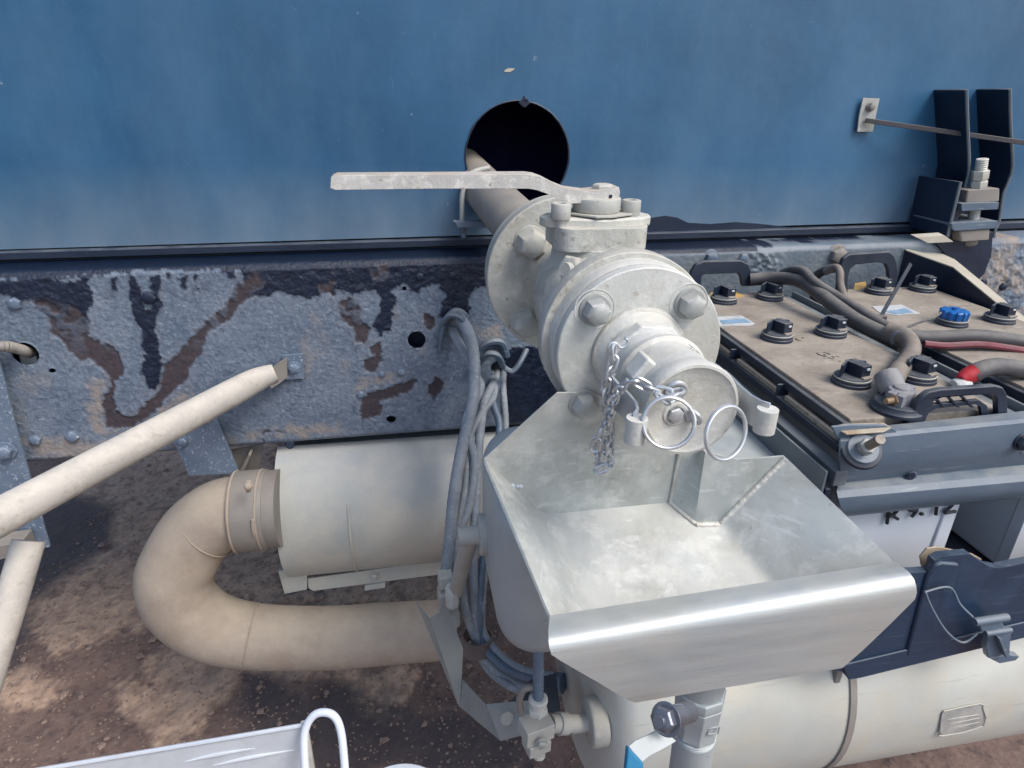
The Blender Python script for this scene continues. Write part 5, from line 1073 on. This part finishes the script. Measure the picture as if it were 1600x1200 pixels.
mb = MB().prism([UY(*p, -.030) for p in ((1440, 884), (1438, 870), (1449, 857), (1468, 855), (1490, 860), (1520, 866), (1534, 874), (1528, 890), (1460, 890))], (0, .003, 0), [[UY(1477 + 5 * math.cos(t), 862.5 + 2.6 * math.sin(t), -.030) for t in np.linspace(0, 5.5, 8)]]); obj("rusty_hinge_plate", mb, RUSTP, bxm, bevel=.0006)
# second white case further right under the beam is part of the farther battery
# ---------------------------------------------------------------- dark wedge bracket right of batteries
wg = thing("wedge_bracket", "black web bracket with a long dust topped flange right of batteries", "bracket", UY(1500, 430, .5))
zW = -.088
fl = [(1388, 377), (1395, 374), (1436, 373), (1459, 380), (1530, 439), (1600, 497), (1700, 580), (1700, 600), (1600, 509), (1564, 481), (1489, 419), (1441, 402), (1415, 392)]
zL = UY(1400, 376, .665).z
P3 = [UZ(px, py, float(np.interp(px, [1378, 1415, 1441, 1489, 1564, 1600, 1700], [-.055, -.061, -.070, -.076, -.124, -.140, -.18]))) for px, py in fl]
mb = MB().prism(P3, (0, 0, .003)); obj("flange", mb, DUSTP, wg, bevel=.0006)
web = [P3[0], P3[12], P3[11], P3[10], P3[9], P3[8], P3[7]]
mbw = MB(); n_ = len(web); mbw.add([p + V(.004, .004, -.0005) for p in web] + [p + V(.006, .006, -.12) for p in web], [(i, i + 1, i + 1 + n_, i + n_) for i in range(n_ - 1)]); obj("web", mbw, BLKG, wg, solid=.004)
mb = MB().prism([UY(*p, .60) for p in ((1432, 371), (1476, 368), (1490, 378), (1450, 380))], (0, .02, .003)); obj("cream_tab", mb, DUSTP, wg, bevel=.0006)

# ---------------------------------------------------------------- mounting bracket with bolt stack on the panel
mk = thing("mounting_bracket", "blue black channel bracket with stacked nuts bolting the panel to the rail", "bracket", UY(1530, 300, .8))
def sideplate(name, front_px, yf, yb, mat=BLKG, t=.005):
    F_ = [UY(px, py, yf) for px, py in front_px]; xm = F_[0].x
    rows = [[p, V(p.x - .002, yb, p.z)] for p in F_]; obj(name, MB().grid(rows), mat, mk, solid=t, bevel=.0)
    obj(name + "_edge", MB().tube([p + V(0, -.002, 0) for p in F_], .0034, 6, sub=3), RAILM, mk)
sideplate("left_cheek", [(1509, 140), (1511, 200), (1513, 262), (1507, 290), (1501, 315), (1498, 335)], .712, .80)
sideplate("right_cheek", [(1577, 139), (1578, 200), (1581, 260), (1572, 290), (1566, 305), (1560, 345), (1553, 362), (1549, 400), (1536, 428)], .715, .80)
sideplate("lower_cheek", [(1500, 284), (1490, 325), (1479, 369)], .67, .79)
mb = MB().prism([UY(*p, .68) for p in ((1486, 330), (1498, 312), (1508, 320), (1484, 372), (1476, 370))], (0, .11, 0)); obj("channel_wall", mb, BLKG, mk, bevel=.001)
mb = MB().prism([UY(*p, .76) for p in ((1512, 300), (1562, 300), (1556, 345), (1545, 420), (1500, 430), (1495, 350))], (0, .01, 0)); obj("channel_back", mb, BLKG, mk)
def lug(name, px, y, d, mat=ALU2, bev=.002): obj(name, MB().prism([UY(*p, y) for p in px], (0, d, 0)), mat, mk, bevel=bev)
lug("upper_pad", [(1512, 297), (1563, 294), (1562, 315), (1509, 317)], .675, .05, GREYP, .004)
lug("middle_plate", [(1502, 318), (1562, 316), (1560, 327), (1503, 330)], .665, .10, GREYB)
lug("lower_plate", [(1486, 349), (1560, 345), (1559, 357), (1500, 361), (1489, 360)], .66, .12, GREYB)
lug("lower_pad", [(1499, 361), (1548, 358), (1546, 375), (1502, 378)], .665, .05, GREYP, .004)
lug("cavity_sheet", [(1462, 379), (1480, 368), (1552, 362), (1549, 400), (1538, 428), (1526, 440), (1500, 424)], .69, .008, BLKG, .001)  # dark sheet added for the shaded cavity between bracket and flange
sA, sB = UY(1535, 248, .695), UY(1516, 372, .695); axs = (sB - sA).normalized()
L_ = (sB - sA).length; mb = MB().lathe(sA, axs, [(k * .0024, .0115 + .0013 * (k % 2)) for k in range(int(L_ / .0024))], 20); obj("stud", mb, ALU, mk)
for f_, h_ in ((.14, .022), (.265, .020)): mb = MB().hexhead(sA.lerp(sB, f_), axs, .0185, h_, rot=.3 + f_, dome=.1); obj("nut", mb, ALU, mk, bevel=.001)
mb = MB().lathe(sB + axs * .002, axs, [(0, .018), (.012, .016), (.018, .008)], 20); obj("bolt_head", mb, GREYP, mk)

# ---------------------------------------------------------------- stay rod on the panel
sr = thing("stay_rod", "flat dark stay rod with bolted grey end plate on the blue panel", "rod", UY(1355, 180, .79))
mb = MB().prism([UY(*p, .794) for p in ((1347, 153), (1373, 154), (1369, 172), (1362, 206), (1338, 206), (1341, 180))], (0, -.004, 0)); obj("end_plate", mb, ALU2, sr, bevel=.001)
mb = MB().hexhead(UY(1360, 167, .788), (0, -1, 0), .0085, .007, washer=.0105); obj("bolt", mb, GREYP, sr, bevel=.0005)
mb = MB().bar(UY(1352, 188, .785), UY(1900, 265, .58), .0050, .0105, up=(0, 0, 1)); obj("rod", mb, CABLE, sr, bevel=.0012)
print("DONE")
